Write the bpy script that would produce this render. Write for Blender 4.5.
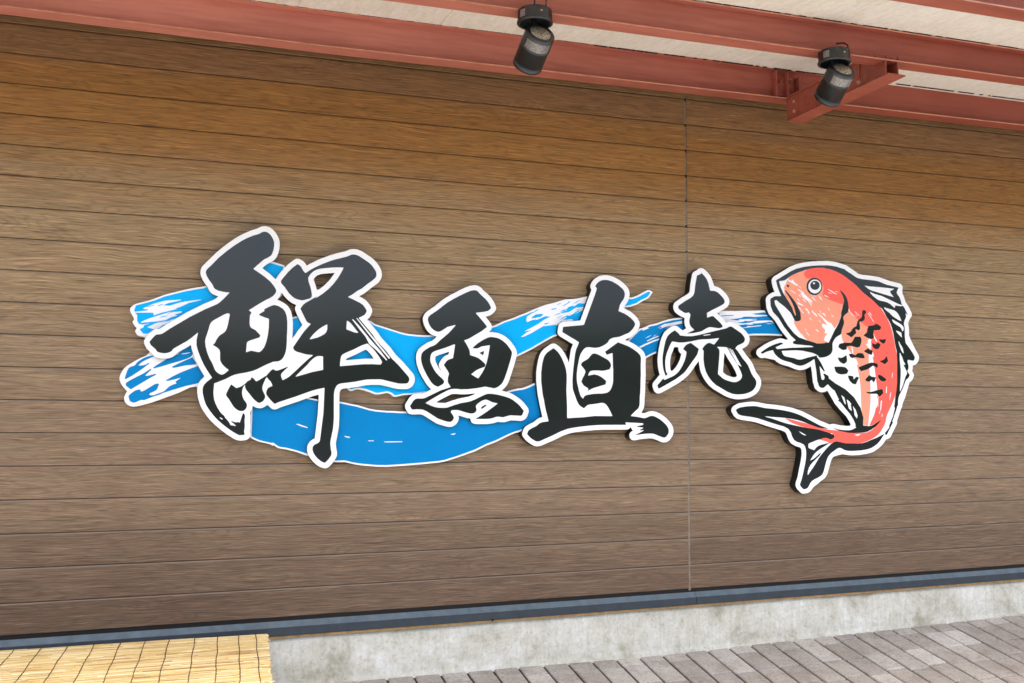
import bpy, bmesh, math, random
from mathutils import Vector, Matrix
random.seed(7)
for o in list(bpy.data.objects): bpy.data.objects.remove(o)
scene = bpy.context.scene
COL = scene.collection

# ------------------------------------------------------------------ camera
cam_data = bpy.data.cameras.new('camera'); cam = bpy.data.objects.new('camera', cam_data); COL.objects.link(cam)
CR = Vector((0.94449, -0.32853, 0.00373)); CU = Vector((-0.02863, -0.071, 0.99707)); CF = Vector((0.3273, 0.94182, 0.07647))
CP = Vector((0.0, -5.108, 0.82954))
cam.matrix_world = Matrix(((CR.x, CU.x, -CF.x, CP.x), (CR.y, CU.y, -CF.y, CP.y), (CR.z, CU.z, -CF.z, CP.z), (0, 0, 0, 1)))
cam_data.sensor_width = 36; cam_data.lens = 36*1000.45/1024; cam_data.clip_start = .05; cam_data.clip_end = 2000
scene.camera = cam
scene.render.resolution_x = 1024; scene.render.resolution_y = 683

# ------------------------------------------------------------------ daylight
world = bpy.data.worlds.new('World'); scene.world = world; world.use_nodes = True
wn = world.node_tree; bg = wn.nodes['Background']
sky = wn.nodes.new('ShaderNodeTexSky'); sky.sky_type = 'NISHITA'; sky.sun_disc = False
SUN_EL, SUN_AZ = math.radians(68), math.radians(200)       # azimuth clockwise from +y (the wall's inward side)
sky.sun_elevation = SUN_EL; sky.sun_rotation = SUN_AZ; sky.air_density = .8; sky.dust_density = 4.5; sky.ozone_density = .7
wn.links.new(sky.outputs[0], bg.inputs[0]); bg.inputs[1].default_value = .15
sd = bpy.data.lights.new('sun', 'SUN'); sd.energy = 4.0; sd.angle = math.radians(.5); sd.color = (1, .97, .92)
sun = bpy.data.objects.new('sun', sd); COL.objects.link(sun)
sdir = Vector((math.sin(SUN_AZ)*math.cos(SUN_EL), math.cos(SUN_AZ)*math.cos(SUN_EL), math.sin(SUN_EL)))
sun.rotation_euler = sdir.to_track_quat('Z', 'Y').to_euler(); sun.location = (0, -6, 12)
vs = scene.view_settings; vs.view_transform = 'Standard'; vs.look = 'None'; vs.gamma = 1; vs.exposure = 1.78; vs.use_curve_mapping = False

# ------------------------------------------------------------------ helpers
def link(o, parent=None):
    COL.objects.link(o)
    if parent: o.parent = parent
    return o
def thing(name, label, cat, loc=(0, 0, 0), group=None):
    o = bpy.data.objects.new(name, None); o.empty_display_size = .1; o.location = loc; COL.objects.link(o)
    return tag(o, label, cat, group)
def tag(o, label, cat, group=None):
    o['label'] = label; o['category'] = cat
    if group: o['group'] = group
    return o
def setting(o): o['kind'] = 'structure'; return o
def obj(name, bm, mat, parent=None, smooth=False):
    me = bpy.data.meshes.new(name)
    bmesh.ops.recalc_face_normals(bm, faces=bm.faces)
    bm.to_mesh(me); bm.free()
    for pl in me.polygons: pl.use_smooth = smooth
    for m in (mat if isinstance(mat, (list, tuple)) else [mat]): me.materials.append(m)
    o = bpy.data.objects.new(name, me)
    if parent:
        me.transform(Matrix.Translation(-Vector(parent_origin(parent))))
    return link(o, parent)
def parent_origin(p):
    v = Vector(p.location)
    while p.parent: p = p.parent; v += Vector(p.location)
    return v
def box(bm, x0, x1, y0, y1, z0, z1, bev=0, mi=0):
    vs_ = [bm.verts.new(c) for c in ((x0,y0,z0),(x1,y0,z0),(x1,y1,z0),(x0,y1,z0),(x0,y0,z1),(x1,y0,z1),(x1,y1,z1),(x0,y1,z1))]
    fs = [bm.faces.new([vs_[i] for i in f]) for f in ((0,3,2,1),(4,5,6,7),(0,1,5,4),(1,2,6,5),(2,3,7,6),(3,0,4,7))]
    for f in fs: f.material_index = mi
    if bev:
        es = list({e for f in fs for e in f.edges})
        bmesh.ops.bevel(bm, geom=es, offset=bev, segments=1, affect='EDGES')
    return vs_
def prism(bm, prof, x0, x1, zt=None):
    """profile of (y, z) points swept along x; zt(x) lifts it"""
    zt = zt or (lambda x: 0)
    a = [bm.verts.new((x0, y, z+zt(x0))) for y, z in prof]; b = [bm.verts.new((x1, y, z+zt(x1))) for y, z in prof]
    n = len(prof)
    for i in range(n): bm.faces.new((a[i], a[(i+1) % n], b[(i+1) % n], b[i]))
    bm.faces.new(a); bm.faces.new(b[::-1])
def revolve(bm, prof, M, seg=48, mi=0, close=True):
    """profile of (radius, height) points turned round the local z of M"""
    rings = []
    for r, h in prof:
        if r < 1e-6: rings.append([bm.verts.new(M @ Vector((0, 0, h)))])
        else: rings.append([bm.verts.new(M @ Vector((r*math.cos(2*math.pi*i/seg), r*math.sin(2*math.pi*i/seg), h))) for i in range(seg)])
    for A, B in zip(rings, rings[1:]):
        for i in range(seg):
            j = (i+1) % seg
            if len(A) == 1 and len(B) == 1: continue
            if len(A) == 1: f = bm.faces.new((A[0], B[i], B[j]))
            elif len(B) == 1: f = bm.faces.new((A[i], A[j], B[0]))
            else: f = bm.faces.new((A[i], A[j], B[j], B[i]))
            f.material_index = mi
def tube(bm, pts, r, seg=8):
    pts = [Vector(p) for p in pts]; rings = []
    for i, p in enumerate(pts):
        t = (pts[min(i+1, len(pts)-1)]-pts[max(i-1, 0)]).normalized()
        q = t.to_track_quat('Z', 'Y')
        rr = r[i] if isinstance(r, (list, tuple)) else r
        rings.append([bm.verts.new(p + q @ Vector((rr*math.cos(2*math.pi*k/seg), rr*math.sin(2*math.pi*k/seg), 0))) for k in range(seg)])
    for A, B in zip(rings, rings[1:]):
        for k in range(seg): bm.faces.new((A[k], A[(k+1) % seg], B[(k+1) % seg], B[k]))
    bm.faces.new(rings[0][::-1]); bm.faces.new(rings[-1])

# ------------------------------------------------------------------ materials
def new_mat(name):
    m = bpy.data.materials.new(name); m.use_nodes = True
    nt = m.node_tree; return m, nt, nt.nodes['Principled BSDF']
def N(nt, typ, **kw):
    n = nt.nodes.new(typ)
    for k, v in kw.items(): setattr(n, k, v)
    return n
def coords(nt, scale=(1, 1, 1), loc=(0, 0, 0), rot=(0, 0, 0), src='Object'):
    tc = N(nt, 'ShaderNodeTexCoord'); mp = N(nt, 'ShaderNodeMapping')
    mp.inputs['Scale'].default_value = scale; mp.inputs['Location'].default_value = loc; mp.inputs['Rotation'].default_value = rot
    nt.links.new(tc.outputs[src], mp.inputs[0]); return mp.outputs[0]
def noise(nt, vec, scale, detail=5, rough=.55, dist=0):
    n = N(nt, 'ShaderNodeTexNoise'); n.inputs['Scale'].default_value = scale; n.inputs['Detail'].default_value = detail
    n.inputs['Roughness'].default_value = rough; n.inputs['Distortion'].default_value = dist
    nt.links.new(vec, n.inputs['Vector']); return n.outputs['Fac']
def ramp(nt, fac, stops):
    r = N(nt, 'ShaderNodeValToRGB'); e = r.color_ramp.elements
    while len(e) < len(stops): e.new(.5)
    for el, (p, c) in zip(e, stops):
        el.position = p; el.color = (*c, 1) if len(c) == 3 else c
    nt.links.new(fac, r.inputs[0]); return r.outputs[0]
def mix(nt, fac, a, b, typ='MIX'):
    m = N(nt, 'ShaderNodeMix', data_type='RGBA', blend_type=typ)
    for s, v in ((m.inputs[0], fac), (m.inputs[6], a), (m.inputs[7], b)):
        if isinstance(v, (int, float)): s.default_value = v
        elif isinstance(v, (tuple, list)): s.default_value = (*v, 1) if len(v) == 3 else v
        else: nt.links.new(v, s)
    return m.outputs[2]
def math_(nt, op, a, b=0.0, clamp=False):
    m = N(nt, 'ShaderNodeMath', operation=op); m.use_clamp = clamp
    for s, v in ((m.inputs[0], a), (m.inputs[1], b)):
        if isinstance(v, (int, float)): s.default_value = v
        else: nt.links.new(v, s)
    return m.outputs[0]
def bump(nt, h, strength, dist, bsdf):
    b = N(nt, 'ShaderNodeBump'); b.inputs['Strength'].default_value = strength; b.inputs['Distance'].default_value = dist
    nt.links.new(h, b.inputs['Height']); nt.links.new(b.outputs[0], bsdf.inputs['Normal'])

def wood_mat():
    m, nt, b = new_mat('wood_grain_cladding')
    at = N(nt, 'ShaderNodeAttribute', attribute_name='plank')          # per-plank random number, x2
    sep = N(nt, 'ShaderNodeSeparateColor'); nt.links.new(at.outputs['Color'], sep.inputs[0])
    tc = N(nt, 'ShaderNodeTexCoord')
    off = N(nt, 'ShaderNodeVectorMath', operation='MULTIPLY_ADD')
    off.inputs[1].default_value = (37, 0, 11); nt.links.new(at.outputs['Color'], off.inputs[0]); nt.links.new(tc.outputs['Object'], off.inputs[2])
    def mp(sc):
        q = N(nt, 'ShaderNodeMapping'); q.inputs['Scale'].default_value = sc; nt.links.new(off.outputs[0], q.inputs[0]); return q.outputs[0]
    wv = N(nt, 'ShaderNodeVectorMath', operation='MULTIPLY_ADD')   # slow waver of the fibres
    wn_ = N(nt, 'ShaderNodeTexNoise'); wn_.inputs['Scale'].default_value = 1.0; wn_.inputs['Detail'].default_value = 3
    nt.links.new(mp((2.6, 1, 5)), wn_.inputs['Vector']); nt.links.new(wn_.outputs['Color'], wv.inputs[0]); wv.inputs[1].default_value = (0, 0, .05)
    nt.links.new(off.outputs[0], wv.inputs[2])
    def mw(sc):
        q = N(nt, 'ShaderNodeMapping'); q.inputs['Scale'].default_value = sc; nt.links.new(wv.outputs[0], q.inputs[0]); return q.outputs[0]
    g1 = noise(nt, mw((1.3, 1, 40)), 2.0, 7, .62, .1)       # long fibres
    g2 = noise(nt, mw((5.0, 1, 190)), 1.6, 2, .55, .25)     # fine pores
    g4 = noise(nt, mw((2.4, 1, 100)), 1.6, 4, .62, .05)        # embossed strokes
    g3 = noise(nt, mp((.35, 1, 9)), 2.0, 4, .5, 1.2)        # broad figure
    xyz = N(nt, 'ShaderNodeSeparateXYZ'); nt.links.new(tc.outputs['Object'], xyz.inputs[0])
    zz = xyz.outputs[2]
    # tone by height: boards under the canopy orange, the rest greyer; shading put into the colour, darker brown towards the foot
    wob = math_(nt, 'MULTIPLY', math_(nt, 'SUBTRACT', sep.outputs[1], .5), .10)
    wob2 = math_(nt, 'MULTIPLY', math_(nt, 'SUBTRACT', g3, .5), .25)
    zw = math_(nt, 'ADD', math_(nt, 'ADD', zz, wob), wob2)
    def rng(v, a, c):
        r = N(nt, 'ShaderNodeMapRange'); r.interpolation_type = 'SMOOTHSTEP'; r.inputs[1].default_value = a; r.inputs[2].default_value = c
        nt.links.new(v, r.inputs[0]); return r.outputs[0]
    warm_mask = rng(zw, 1.78, 2.22); foot = rng(zw, .55, -.1)
    top = rng(zw, 2.42, 2.58)  # darker band under the beams: shade put into the board colour
    def tone(mid): return ramp(nt, g1, ((.28, tuple(q*.86 for q in mid)), (.5, mid), (.72, tuple(q*1.15 for q in mid))))
    grey = mix(nt, rng(zw, .75, 1.7), tone((.232, .160, .095)), tone((.310, .214, .112)))
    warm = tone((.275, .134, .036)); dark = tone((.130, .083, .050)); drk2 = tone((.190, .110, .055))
    cn = noise(nt, mp((.55, 1, 5.5)), 1.6, 2, .5, .4)       # growth-ring figure: contour lines of a slow field
    ring = math_(nt, 'SINE', math_(nt, 'MULTIPLY', math_(nt, 'ADD', cn, math_(nt, 'MULTIPLY', g4, .012)), 150.0))
    ring = math_(nt, 'MULTIPLY', ring, math_(nt, 'ADD', g4, .1))
    hue = noise(nt, mp((1.6, 1, 16)), 2.0, 4, .6, .6)
    c = mix(nt, warm_mask, grey, warm); c = mix(nt, foot, c, dark); c = mix(nt, math_(nt, 'MULTIPLY', top, .7), c, drk2)
    pores = ramp(nt, g2, ((.32, (.50, .45, .40)), (.44, (1, 1, 1)), (.58, (1, 1, 1)), (.68, (1.5, 1.5, 1.48))))
    c = mix(nt, .8, c, pores, 'MULTIPLY')
    c = mix(nt, .5, c, ramp(nt, hue, ((.34, (1.08, .94, .90)), (.5, (1, 1, 1)), (.66, (.98, .99, .92)))), 'MULTIPLY')
    stro = ramp(nt, g4, ((.35, (.46, .42, .38)), (.44, (.97, .97, .97)), (.55, (1, 1, 1)), (.62, (1.45, 1.47, 1.48)), (.70, (1.1, 1.1, 1.1))))
    c = mix(nt, .85, c, stro, 'MULTIPLY')
    c = mix(nt, .75, c, ramp(nt, math_(nt, 'ADD', math_(nt, 'MULTIPLY', ring, .5), .5), ((.12, (.72, .69, .66)), (.38, (1, 1, 1)), (.8, (1.02, 1.02, 1.02)), (.95, (1.12, 1.13, 1.14)))), 'MULTIPLY')
    tint = ramp(nt, sep.outputs[0], ((0, (.95, .945, .94)), (.5, (1, 1, 1)), (1, (1.04, 1.045, 1.05))))
    c = mix(nt, 1.0, c, tint, 'MULTIPLY')
    fig = ramp(nt, g3, ((.3, (.93, .92, .91)), (.7, (1.06, 1.06, 1.06)))); c = mix(nt, 1.0, c, fig, 'MULTIPLY')
    led = math_(nt, 'MULTIPLY', sep.outputs[2], rng(zw, 2.4, 1.2))  # paler board ledges on lower courses: caught light put into the colour
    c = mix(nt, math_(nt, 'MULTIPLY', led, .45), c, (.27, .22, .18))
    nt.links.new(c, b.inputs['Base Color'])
    b.inputs['Roughness'].default_value = .55; b.inputs['Specular IOR Level'].default_value = .35
    hh = math_(nt, 'ADD', math_(nt, 'MULTIPLY', g4, .8), math_(nt, 'MULTIPLY', g2, .5))
    bump(nt, hh, .8, .004, b)
    return m
def steel_mat():
    m, nt, b = new_mat('red_oxide_paint')
    v = coords(nt); n1 = noise(nt, v, 1.3, 6, .6); n2 = noise(nt, coords(nt, (1, 6, 14)), 3, 5, .6); n3 = noise(nt, v, 90, 3, .6)
    tc = N(nt, 'ShaderNodeTexCoord'); sx = N(nt, 'ShaderNodeSeparateXYZ'); nt.links.new(tc.outputs['Object'], sx.inputs[0])
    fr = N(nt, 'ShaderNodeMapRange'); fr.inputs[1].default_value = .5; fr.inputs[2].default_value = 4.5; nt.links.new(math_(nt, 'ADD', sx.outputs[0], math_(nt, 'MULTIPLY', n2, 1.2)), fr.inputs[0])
    c = mix(nt, fr.outputs[0], ramp(nt, n1, ((.3, (.54, .195, .145)), (.7, (.66, .255, .195)))), ramp(nt, n1, ((.3, (.28, .064, .040)), (.7, (.35, .086, .056)))))  # left end painted lighter, right darker: light from the left put into colour
    dirt = ramp(nt, n2, ((.42, (1, 1, 1)), (.75, (.72, .68, .66)))); c = mix(nt, .6, c, dirt, 'MULTIPLY')
    sp = ramp(nt, n3, ((.66, (1, 1, 1)), (.74, (.5, .42, .40)))); c = mix(nt, .35, c, sp, 'MULTIPLY')
    nt.links.new(c, b.inputs['Base Color']); b.inputs['Roughness'].default_value = .42; b.inputs['Specular IOR Level'].default_value = .4
    bump(nt, n3, .15, .001, b); return m
def plain(name, col, rough=.5, spec=.5, metal=0, var=.08, sc=6, bmp=0):
    m, nt, b = new_mat(name)
    n1 = noise(nt, coords(nt), sc, 5, .6)
    lo = tuple(x*(1-var) for x in col); hi = tuple(min(1, x*(1+var)) for x in col)
    nt.links.new(ramp(nt, n1, ((.3, lo), (.7, hi))), b.inputs['Base Color'])
    b.inputs['Roughness'].default_value = rough; b.inputs['Specular IOR Level'].default_value = spec; b.inputs['Metallic'].default_value = metal
    if bmp: bump(nt, noise(nt, coords(nt), sc*12, 4, .6), bmp, .002, b)
    return m
def concrete_mat():
    m, nt, b = new_mat('cast_concrete')
    v = coords(nt); big = noise(nt, coords(nt, (1, 1, 1.1)), 3.0, 8, .72, .5); drip = noise(nt, coords(nt, (16, 1, 2.2)), 2.6, 7, .7, .3)
    fine = noise(nt, v, 60, 5, .7); mid = noise(nt, v, 14, 6, .65, .8)
    c = ramp(nt, big, ((.36, (.33, .315, .24)), (.46, (.48, .47, .395)), (.56, (.545, .54, .475)), (.66, (.61, .61, .56))))
    c = mix(nt, .55, c, ramp(nt, drip, ((.36, (.80, .77, .68)), (.55, (1, 1, 1)))), 'MULTIPLY')
    c = mix(nt, .8, c, ramp(nt, mid, ((.35, (.86, .85, .80)), (.52, (1, 1, 1)), (.68, (1.10, 1.10, 1.10)))), 'MULTIPLY')
    c = mix(nt, .85, c, ramp(nt, fine, ((.32, (.68, .67, .64)), (.45, (1, 1, 1)), (.7, (1.08, 1.08, 1.08)))), 'MULTIPLY')
    nt.links.new(c, b.inputs['Base Color']); b.inputs['Roughness'].default_value = .88
    bump(nt, math_(nt, 'ADD', fine, mid), .45, .004, b); return m
def ceiling_mat():
    m, nt, b = new_mat('pale_fibre_board')
    n1 = noise(nt, coords(nt, (1, 1, 1)), 2.2, 6, .6, .5); n2 = noise(nt, coords(nt, (14, 2.5, 1), rot=(0, 0, math.radians(35))), 3, 5, .65)
    n3 = noise(nt, coords(nt), 45, 4, .65)
    c = ramp(nt, n1, ((.3, (.80, .78, .72)), (.7, (.88, .87, .83))))
    c = mix(nt, .6, c, ramp(nt, n2, ((.35, (.84, .81, .76)), (.6, (1, 1, 1)))), 'MULTIPLY')
    c = mix(nt, .5, c, ramp(nt, n3, ((.35, (.84, .82, .78)), (.55, (1, 1, 1)))), 'MULTIPLY')
    nt.links.new(c, b.inputs['Base Color']); b.inputs['Roughness'].default_value = .85
    bump(nt, n3, .3, .003, b); return m
def paver_mat():
    m, nt, b = new_mat('concrete_paver')
    at = N(nt, 'ShaderNodeAttribute', attribute_name='plank')
    sep = N(nt, 'ShaderNodeSeparateColor'); nt.links.new(at.outputs['Color'], sep.inputs[0])
    n1 = noise(nt, coords(nt), 9, 6, .65, .4); n2 = noise(nt, coords(nt), 70, 4, .7); n3 = noise(nt, coords(nt), 2.2, 5, .6)
    c = ramp(nt, sep.outputs[0], ((0, (.31, .285, .245)), (.5, (.395, .372, .325)), (1, (.46, .438, .39))))
    c = mix(nt, .7, c, ramp(nt, n1, ((.30, (.66, .61, .58)), (.50, (1, 1, 1)), (.70, (1.2, 1.2, 1.19)))), 'MULTIPLY')
    c = mix(nt, .9, c, ramp(nt, n2, ((.34, (.66, .63, .61)), (.5, (1, 1, 1)), (.72, (1.1, 1.1, 1.1)))), 'MULTIPLY')
    c = mix(nt, .6, c, ramp(nt, n3, ((.35, (.86, .82, .79)), (.6, (1.05, 1.05, 1.05)))), 'MULTIPLY')
    nt.links.new(c, b.inputs['Base Color']); b.inputs['Roughness'].default_value = .85
    bump(nt, math_(nt, 'ADD', n1, n2), .4, .003, b); return m
def reed_mat_():
    m, nt, b = new_mat('dry_reed')
    at = N(nt, 'ShaderNodeAttribute', attribute_name='plank')
    sep = N(nt, 'ShaderNodeSeparateColor'); nt.links.new(at.outputs['Color'], sep.inputs[0])
    n1 = noise(nt, coords(nt, (3, 60, 60)), 3, 4, .6); n2 = noise(nt, coords(nt, (9, 40, 1)), 3, 4, .7)
    c = ramp(nt, sep.outputs[0], ((0, (.34, .19, .06)), (.08, (.60, .40, .14)), (.4, (.72, .54, .22)), (.8, (.76, .61, .29)), (1, (.82, .72, .46))))
    c = mix(nt, .6, c, ramp(nt, n1, ((.3, (.78, .72, .62)), (.55, (1, 1, 1)))), 'MULTIPLY')
    c = mix(nt, .8, c, ramp(nt, n2, ((.24, (.45, .36, .25)), (.34, (1, 1, 1)))), 'MULTIPLY')
    nt.links.new(c, b.inputs['Base Color']); b.inputs['Roughness'].default_value = .5; return m
def ground_mat():
    m, nt, b = new_mat('pale_ground')
    n1 = noise(nt, coords(nt), .6, 6, .6); n2 = noise(nt, coords(nt), 30, 4, .6)
    c = ramp(nt, n1, ((.3, (.125, .120, .112)), (.7, (.165, .158, .148))))
    c = mix(nt, .5, c, ramp(nt, n2, ((.3, (.75, .75, .75)), (.6, (1, 1, 1)))), 'MULTIPLY')
    tc = N(nt, 'ShaderNodeTexCoord'); sx = N(nt, 'ShaderNodeSeparateXYZ'); nt.links.new(tc.outputs['Object'], sx.inputs[0])
    far = math_(nt, 'LESS_THAN', sx.outputs[1], -15.0)                # open yard first; unseen dark ground beyond, added for the letters' reflections
    c = mix(nt, far, c, (.045, .045, .046))
    nt.links.new(c, b.inputs['Base Color']); b.inputs['Roughness'].default_value = .9; return m
def print_mat(name, col, rough=.3, var=.03):
    return plain(name, col, rough, .10, 0, var, 9)

WOOD = wood_mat(); STEEL = steel_mat(); CONC = concrete_mat(); CEIL = ceiling_mat(); PAVER = paver_mat(); REED = reed_mat_(); GROUND = ground_mat()
RECESS = plain('gap_shade_and_mastic_black', (.015, .013, .012), .8, .2)  # near-black for the painted gap shade, the mastic lines and the screw
EDGE = plain('flange_lip_light', (.56, .245, .165), .4, .5, var=.25, sc=14)  # lighter paint on the flange front lips, standing in for caught light
GROOVE = plain('dark_brown_groove', (.075, .046, .028), .7, .2, var=.3)
SEAL = plain('grey_sealant', (.20, .163, .125), .6, .3, var=.3, sc=22)
SILL = plain('slate_blue_coated_metal', (.030, .040, .050), .55, .3, var=.15, sc=18, bmp=.1)
SILLTOP = plain('pale_slate_metal', (.092, .125, .145), .55, .4, var=.2, sc=18)  # lighter slate for the sloping top face of the flashing
RUST = plain('rust_stained_sealant', (.30, .19, .085), .8, .3, var=.3, sc=25)
JOINT = plain('sand_joint', (.045, .036, .030), .9, .2, var=.3, sc=30)
WHITE = print_mat('white_print_film', (.86, .87, .87), .32, .015)
BLACK = plain('black_print_film', (.007, .010, .011), .12, .45, 0, .1, 9)
SIDE = plain('black_acrylic_return', (.008, .011, .012), .30, .28, var=.15, sc=12)
BRIGHT = print_mat('bright_blue_print_film', (.0005, .42, .88), .34)
DEEP = print_mat('deep_blue_print_film', (.0005, .215, .52), .34)
CORAL = print_mat('coral_red_print_film', (.93, .135, .10), .34)
SALMON = print_mat('salmon_print_film', (.88, .33, .215), .34)
LAMPB = plain('black_lamp_housing', (.062, .068, .074), .30, .5, metal=.75, var=.15, sc=30)
LAMPG = plain('lamp_dark_inside', (.01, .013, .02), .4, .5)
LABELM = plain('silver_label', (.22, .22, .225), .35, .6, .4, var=.6, sc=160)
TWINE = plain('dark_twine', (.055, .040, .030), .85, .2, var=.3, sc=60)
BOLT = plain('bare_zinc_bolt', (.55, .33, .24), .45, .5, .2, var=.3, sc=60)
TIMBER = plain('grey_timber', (.22, .17, .12), .7, .3, var=.2, sc=12)
m, nt, b = new_mat('frosted_lens')
nz = N(nt, 'ShaderNodeTexVoronoi'); nz.inputs['Scale'].default_value = 150; nt.links.new(coords(nt), nz.inputs['Vector'])
nt.links.new(ramp(nt, nz.outputs['Distance'], ((.05, (.80, .72, .55)), (.6, (.30, .27, .22)))), b.inputs['Base Color'])
b.inputs['Roughness'].default_value = .12; b.inputs['Metallic'].default_value = .3; bump(nt, nz.outputs['Distance'], .6, .003, b); LENS = m

# ------------------------------------------------------------------ ground
# apron falls away from the building at 11 degrees, then runs level out to the horizon
GS = .197
def base_z(x): return -.482 + max(-.012, min(.085, (x-2.6)*.0265)) if x > 2.6 else -.482
bm = bmesh.new()
ys = [2.0, -.0, -3.2, -3.3, -60, -900]; 
def gz(x, y): 
    zb = base_z(x) - .045
    return zb - GS*min(max(-y, -.3), 3.2)
xs = [-900, -40, -6, -2, 0, 1, 2, 2.6, 3, 4, 5, 5.8, 8, 12, 40, 900]
gv = [[bm.verts.new((x, y, gz(min(max(x, -6), 12), y))) for y in ys] for x in xs]
for i in range(len(xs)-1):
    for j in range(len(ys)-1): bm.faces.new((gv[i][j], gv[i+1][j], gv[i+1][j+1], gv[i][j+1]))
setting(obj('ground', bm, GROUND))
# unseen dark ridge, added so the lower glossy letters reflect something dark
bm = bmesh.new(); rnd = random.Random(31); cols = []
nseg = 180; ph = [rnd.uniform(0, 6.28) for _ in range(6)]
for i in range(nseg+1):
    an = math.radians(-200+220*i/nseg); R0 = 170
    hgt = 19+3.0*math.sin(an*5+ph[0])+1.8*math.sin(an*13+ph[1])+.8*math.sin(an*37+ph[2])+rnd.uniform(-.4, .4)
    col = []
    for k in range(8):
        t_ = k/7; rr = R0+90*t_; zz_ = -1.4+hgt*math.sin(t_*math.pi/2)*1.35+(rnd.uniform(-.6, .6) if 0 < k < 7 else 0)
        col.append(bm.verts.new((rr*math.cos(an), rr*math.sin(an), zz_)))
    col.append(bm.verts.new(((R0+190)*math.cos(an), (R0+190)*math.sin(an), -1.6)))
    cols.append(col)
for A, B in zip(cols, cols[1:]):
    for k in range(8): bm.faces.new((A[k], B[k], B[k+1], A[k+1]))
setting(obj('added_reflection_hills', bm, plain('added_dark_slope', (.045, .060, .030), .9, .1, var=.5, sc=.08)))
# paving blocks, stack-bonded away from the wall
bm = bmesh.new(); lay = bm.loops.layers.color.new('plank')
PW, PL = .1415, .20
def block(x0, x1, y0, y1):
    rs = random.random(); dz = random.uniform(-.0012, .0012); g_ = .0068; jx = random.uniform(-.0015, .0015)
    x0 += g_+jx; x1 -= g_-jx; y0 -= .0046; y1 += .0046
    bv = .005
    def P(x, y, dd): return bm.verts.new((x, y, base_z(x) - GS*(-y) + dz + dd))
    T = [P(x0+bv, y0-bv, 0), P(x1-bv, y0-bv, 0), P(x1-bv, y1+bv, 0), P(x0+bv, y1+bv, 0)]
    Mi = [P(x0, y0, -.004), P(x1, y0, -.004), P(x1, y1, -.004), P(x0, y1, -.004)]
    Bo = [P(x0, y0, -.04), P(x1, y0, -.04), P(x1, y1, -.04), P(x0, y1, -.04)]
    fs = [bm.faces.new(T)]
    for i in range(4):
        j = (i+1) % 4; fs.append(bm.faces.new((Mi[i], Mi[j], T[j], T[i]))); fs.append(bm.faces.new((Bo[i], Bo[j], Mi[j], Mi[i])))
    for f in fs:
        for lp in f.loops: lp[lay] = (rs, random.random(), 0, 1)
nx = int(13/PW)
for i in range(nx):
    x0 = -2.6 + i*PW + .028
    y = -.004; off = random.choice((.07, .09, .10)) if i % 2 else random.choice((.085, .11, .10)); first = True
    while y > -3.1:
        L = off if first else PL
        block(x0, x0+PW, y, y-L); y -= L; first = False
setting(obj('pavement', bm, PAVER))
bm = bmesh.new()
xs2 = [-2.6, 0, 2.6, 3, 4, 5, 5.8, 10.4]
for xa, xb in zip(xs2, xs2[1:]):
    q = [bm.verts.new((x, y, base_z(x) - GS*(-y) - .0095)) for x, y in ((xa, 0), (xb, 0), (xb, -3.12), (xa, -3.12))]; bm.faces.new(q)
setting(obj('paving_joint_sand', bm, JOINT))

# ------------------------------------------------------------------ the clad wall
CO = [-0.01239, 0.03951, -0.02108, -0.00165, 0.00429, -0.02378, 0.01421, 0.00055]
def groove(k, x):                       # the courses run a few millimetres out of level
    q = k/10; xx = min(max(x, -1.2), 6.0)
    return (17-k)*.15 + CO[0]+CO[1]*q+CO[2]*q*q+CO[3]*q**3+CO[4]*xx+CO[5]*xx*q+CO[6]*xx*q*q+CO[7]*xx*xx
XL, XR, XJ = -2.8, 9.5, 2.848
wall = thing('wood_clad_wall', 'brown wood-grain plank wall with a grey vertical joint, behind the brush-lettered sign', 'wall', (0, 0, 0))
def panel(xa, xb, seed, name):
    rnd = random.Random(seed); bm = bmesh.new(); lay = bm.loops.layers.color.new('plank')
    n = max(6, int((xb-xa)/.35)); X = [xa+(xb-xa)*i/n for i in range(n+1)]
    for k in range(-4, 18):
        r1, r2 = rnd.random(), rnd.random()
        g_, ch, dp = .0020, .0018, .0055
        rows = []
        for x in X:
            zt = groove(k, x)-g_; zb = groove(k+1, x)+g_
            if k == 17: zb = groove(18, x)+.015
            rows.append([bm.verts.new((x, y, z)) for y, z in ((dp, zt), (.0035, zt), (0, zt-.0055), (0, zb+ch), (.0022, zb), (dp, zb))])
        for A, B in zip(rows, rows[1:]):
            for i in range(5):
                f = bm.faces.new((A[i], A[i+1], B[i+1], B[i]))
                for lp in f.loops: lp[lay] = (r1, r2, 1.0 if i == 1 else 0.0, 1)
        for A in (rows[0], rows[-1]):
            pass
    bmesh.ops.solidify
    return obj(name, bm, WOOD, wall)
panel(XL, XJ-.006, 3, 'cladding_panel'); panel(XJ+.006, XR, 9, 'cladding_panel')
bm = bmesh.new(); box(bm, XL, XJ-.0065, .0056, .12, -.20, 3.05); box(bm, XJ+.0065, XR, .0056, .12, -.20, 3.05); box(bm, XJ-.0065, XJ+.0065, .012, .12, -.20, 3.05)
obj('backing_board', bm, GROOVE, wall)
bm = bmesh.new()                                           # sealant bead, broken at each course
rnd = random.Random(4)
for k in range(-4, 18):
    za, zb = groove(k, XJ)-(.006 if k < 5 else 0), groove(k+1, XJ)+(.0 if k > 4 else rnd.uniform(.004, .012))
    if k == 17: zb = groove(18, XJ)+.004
    if k < 3: za -= .008
    box(bm, XJ-.0058, XJ+.0058, .0015 if k > 2 else .004, .0115, zb, za)
obj('joint_sealant', bm, SEAL, wall)

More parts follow.
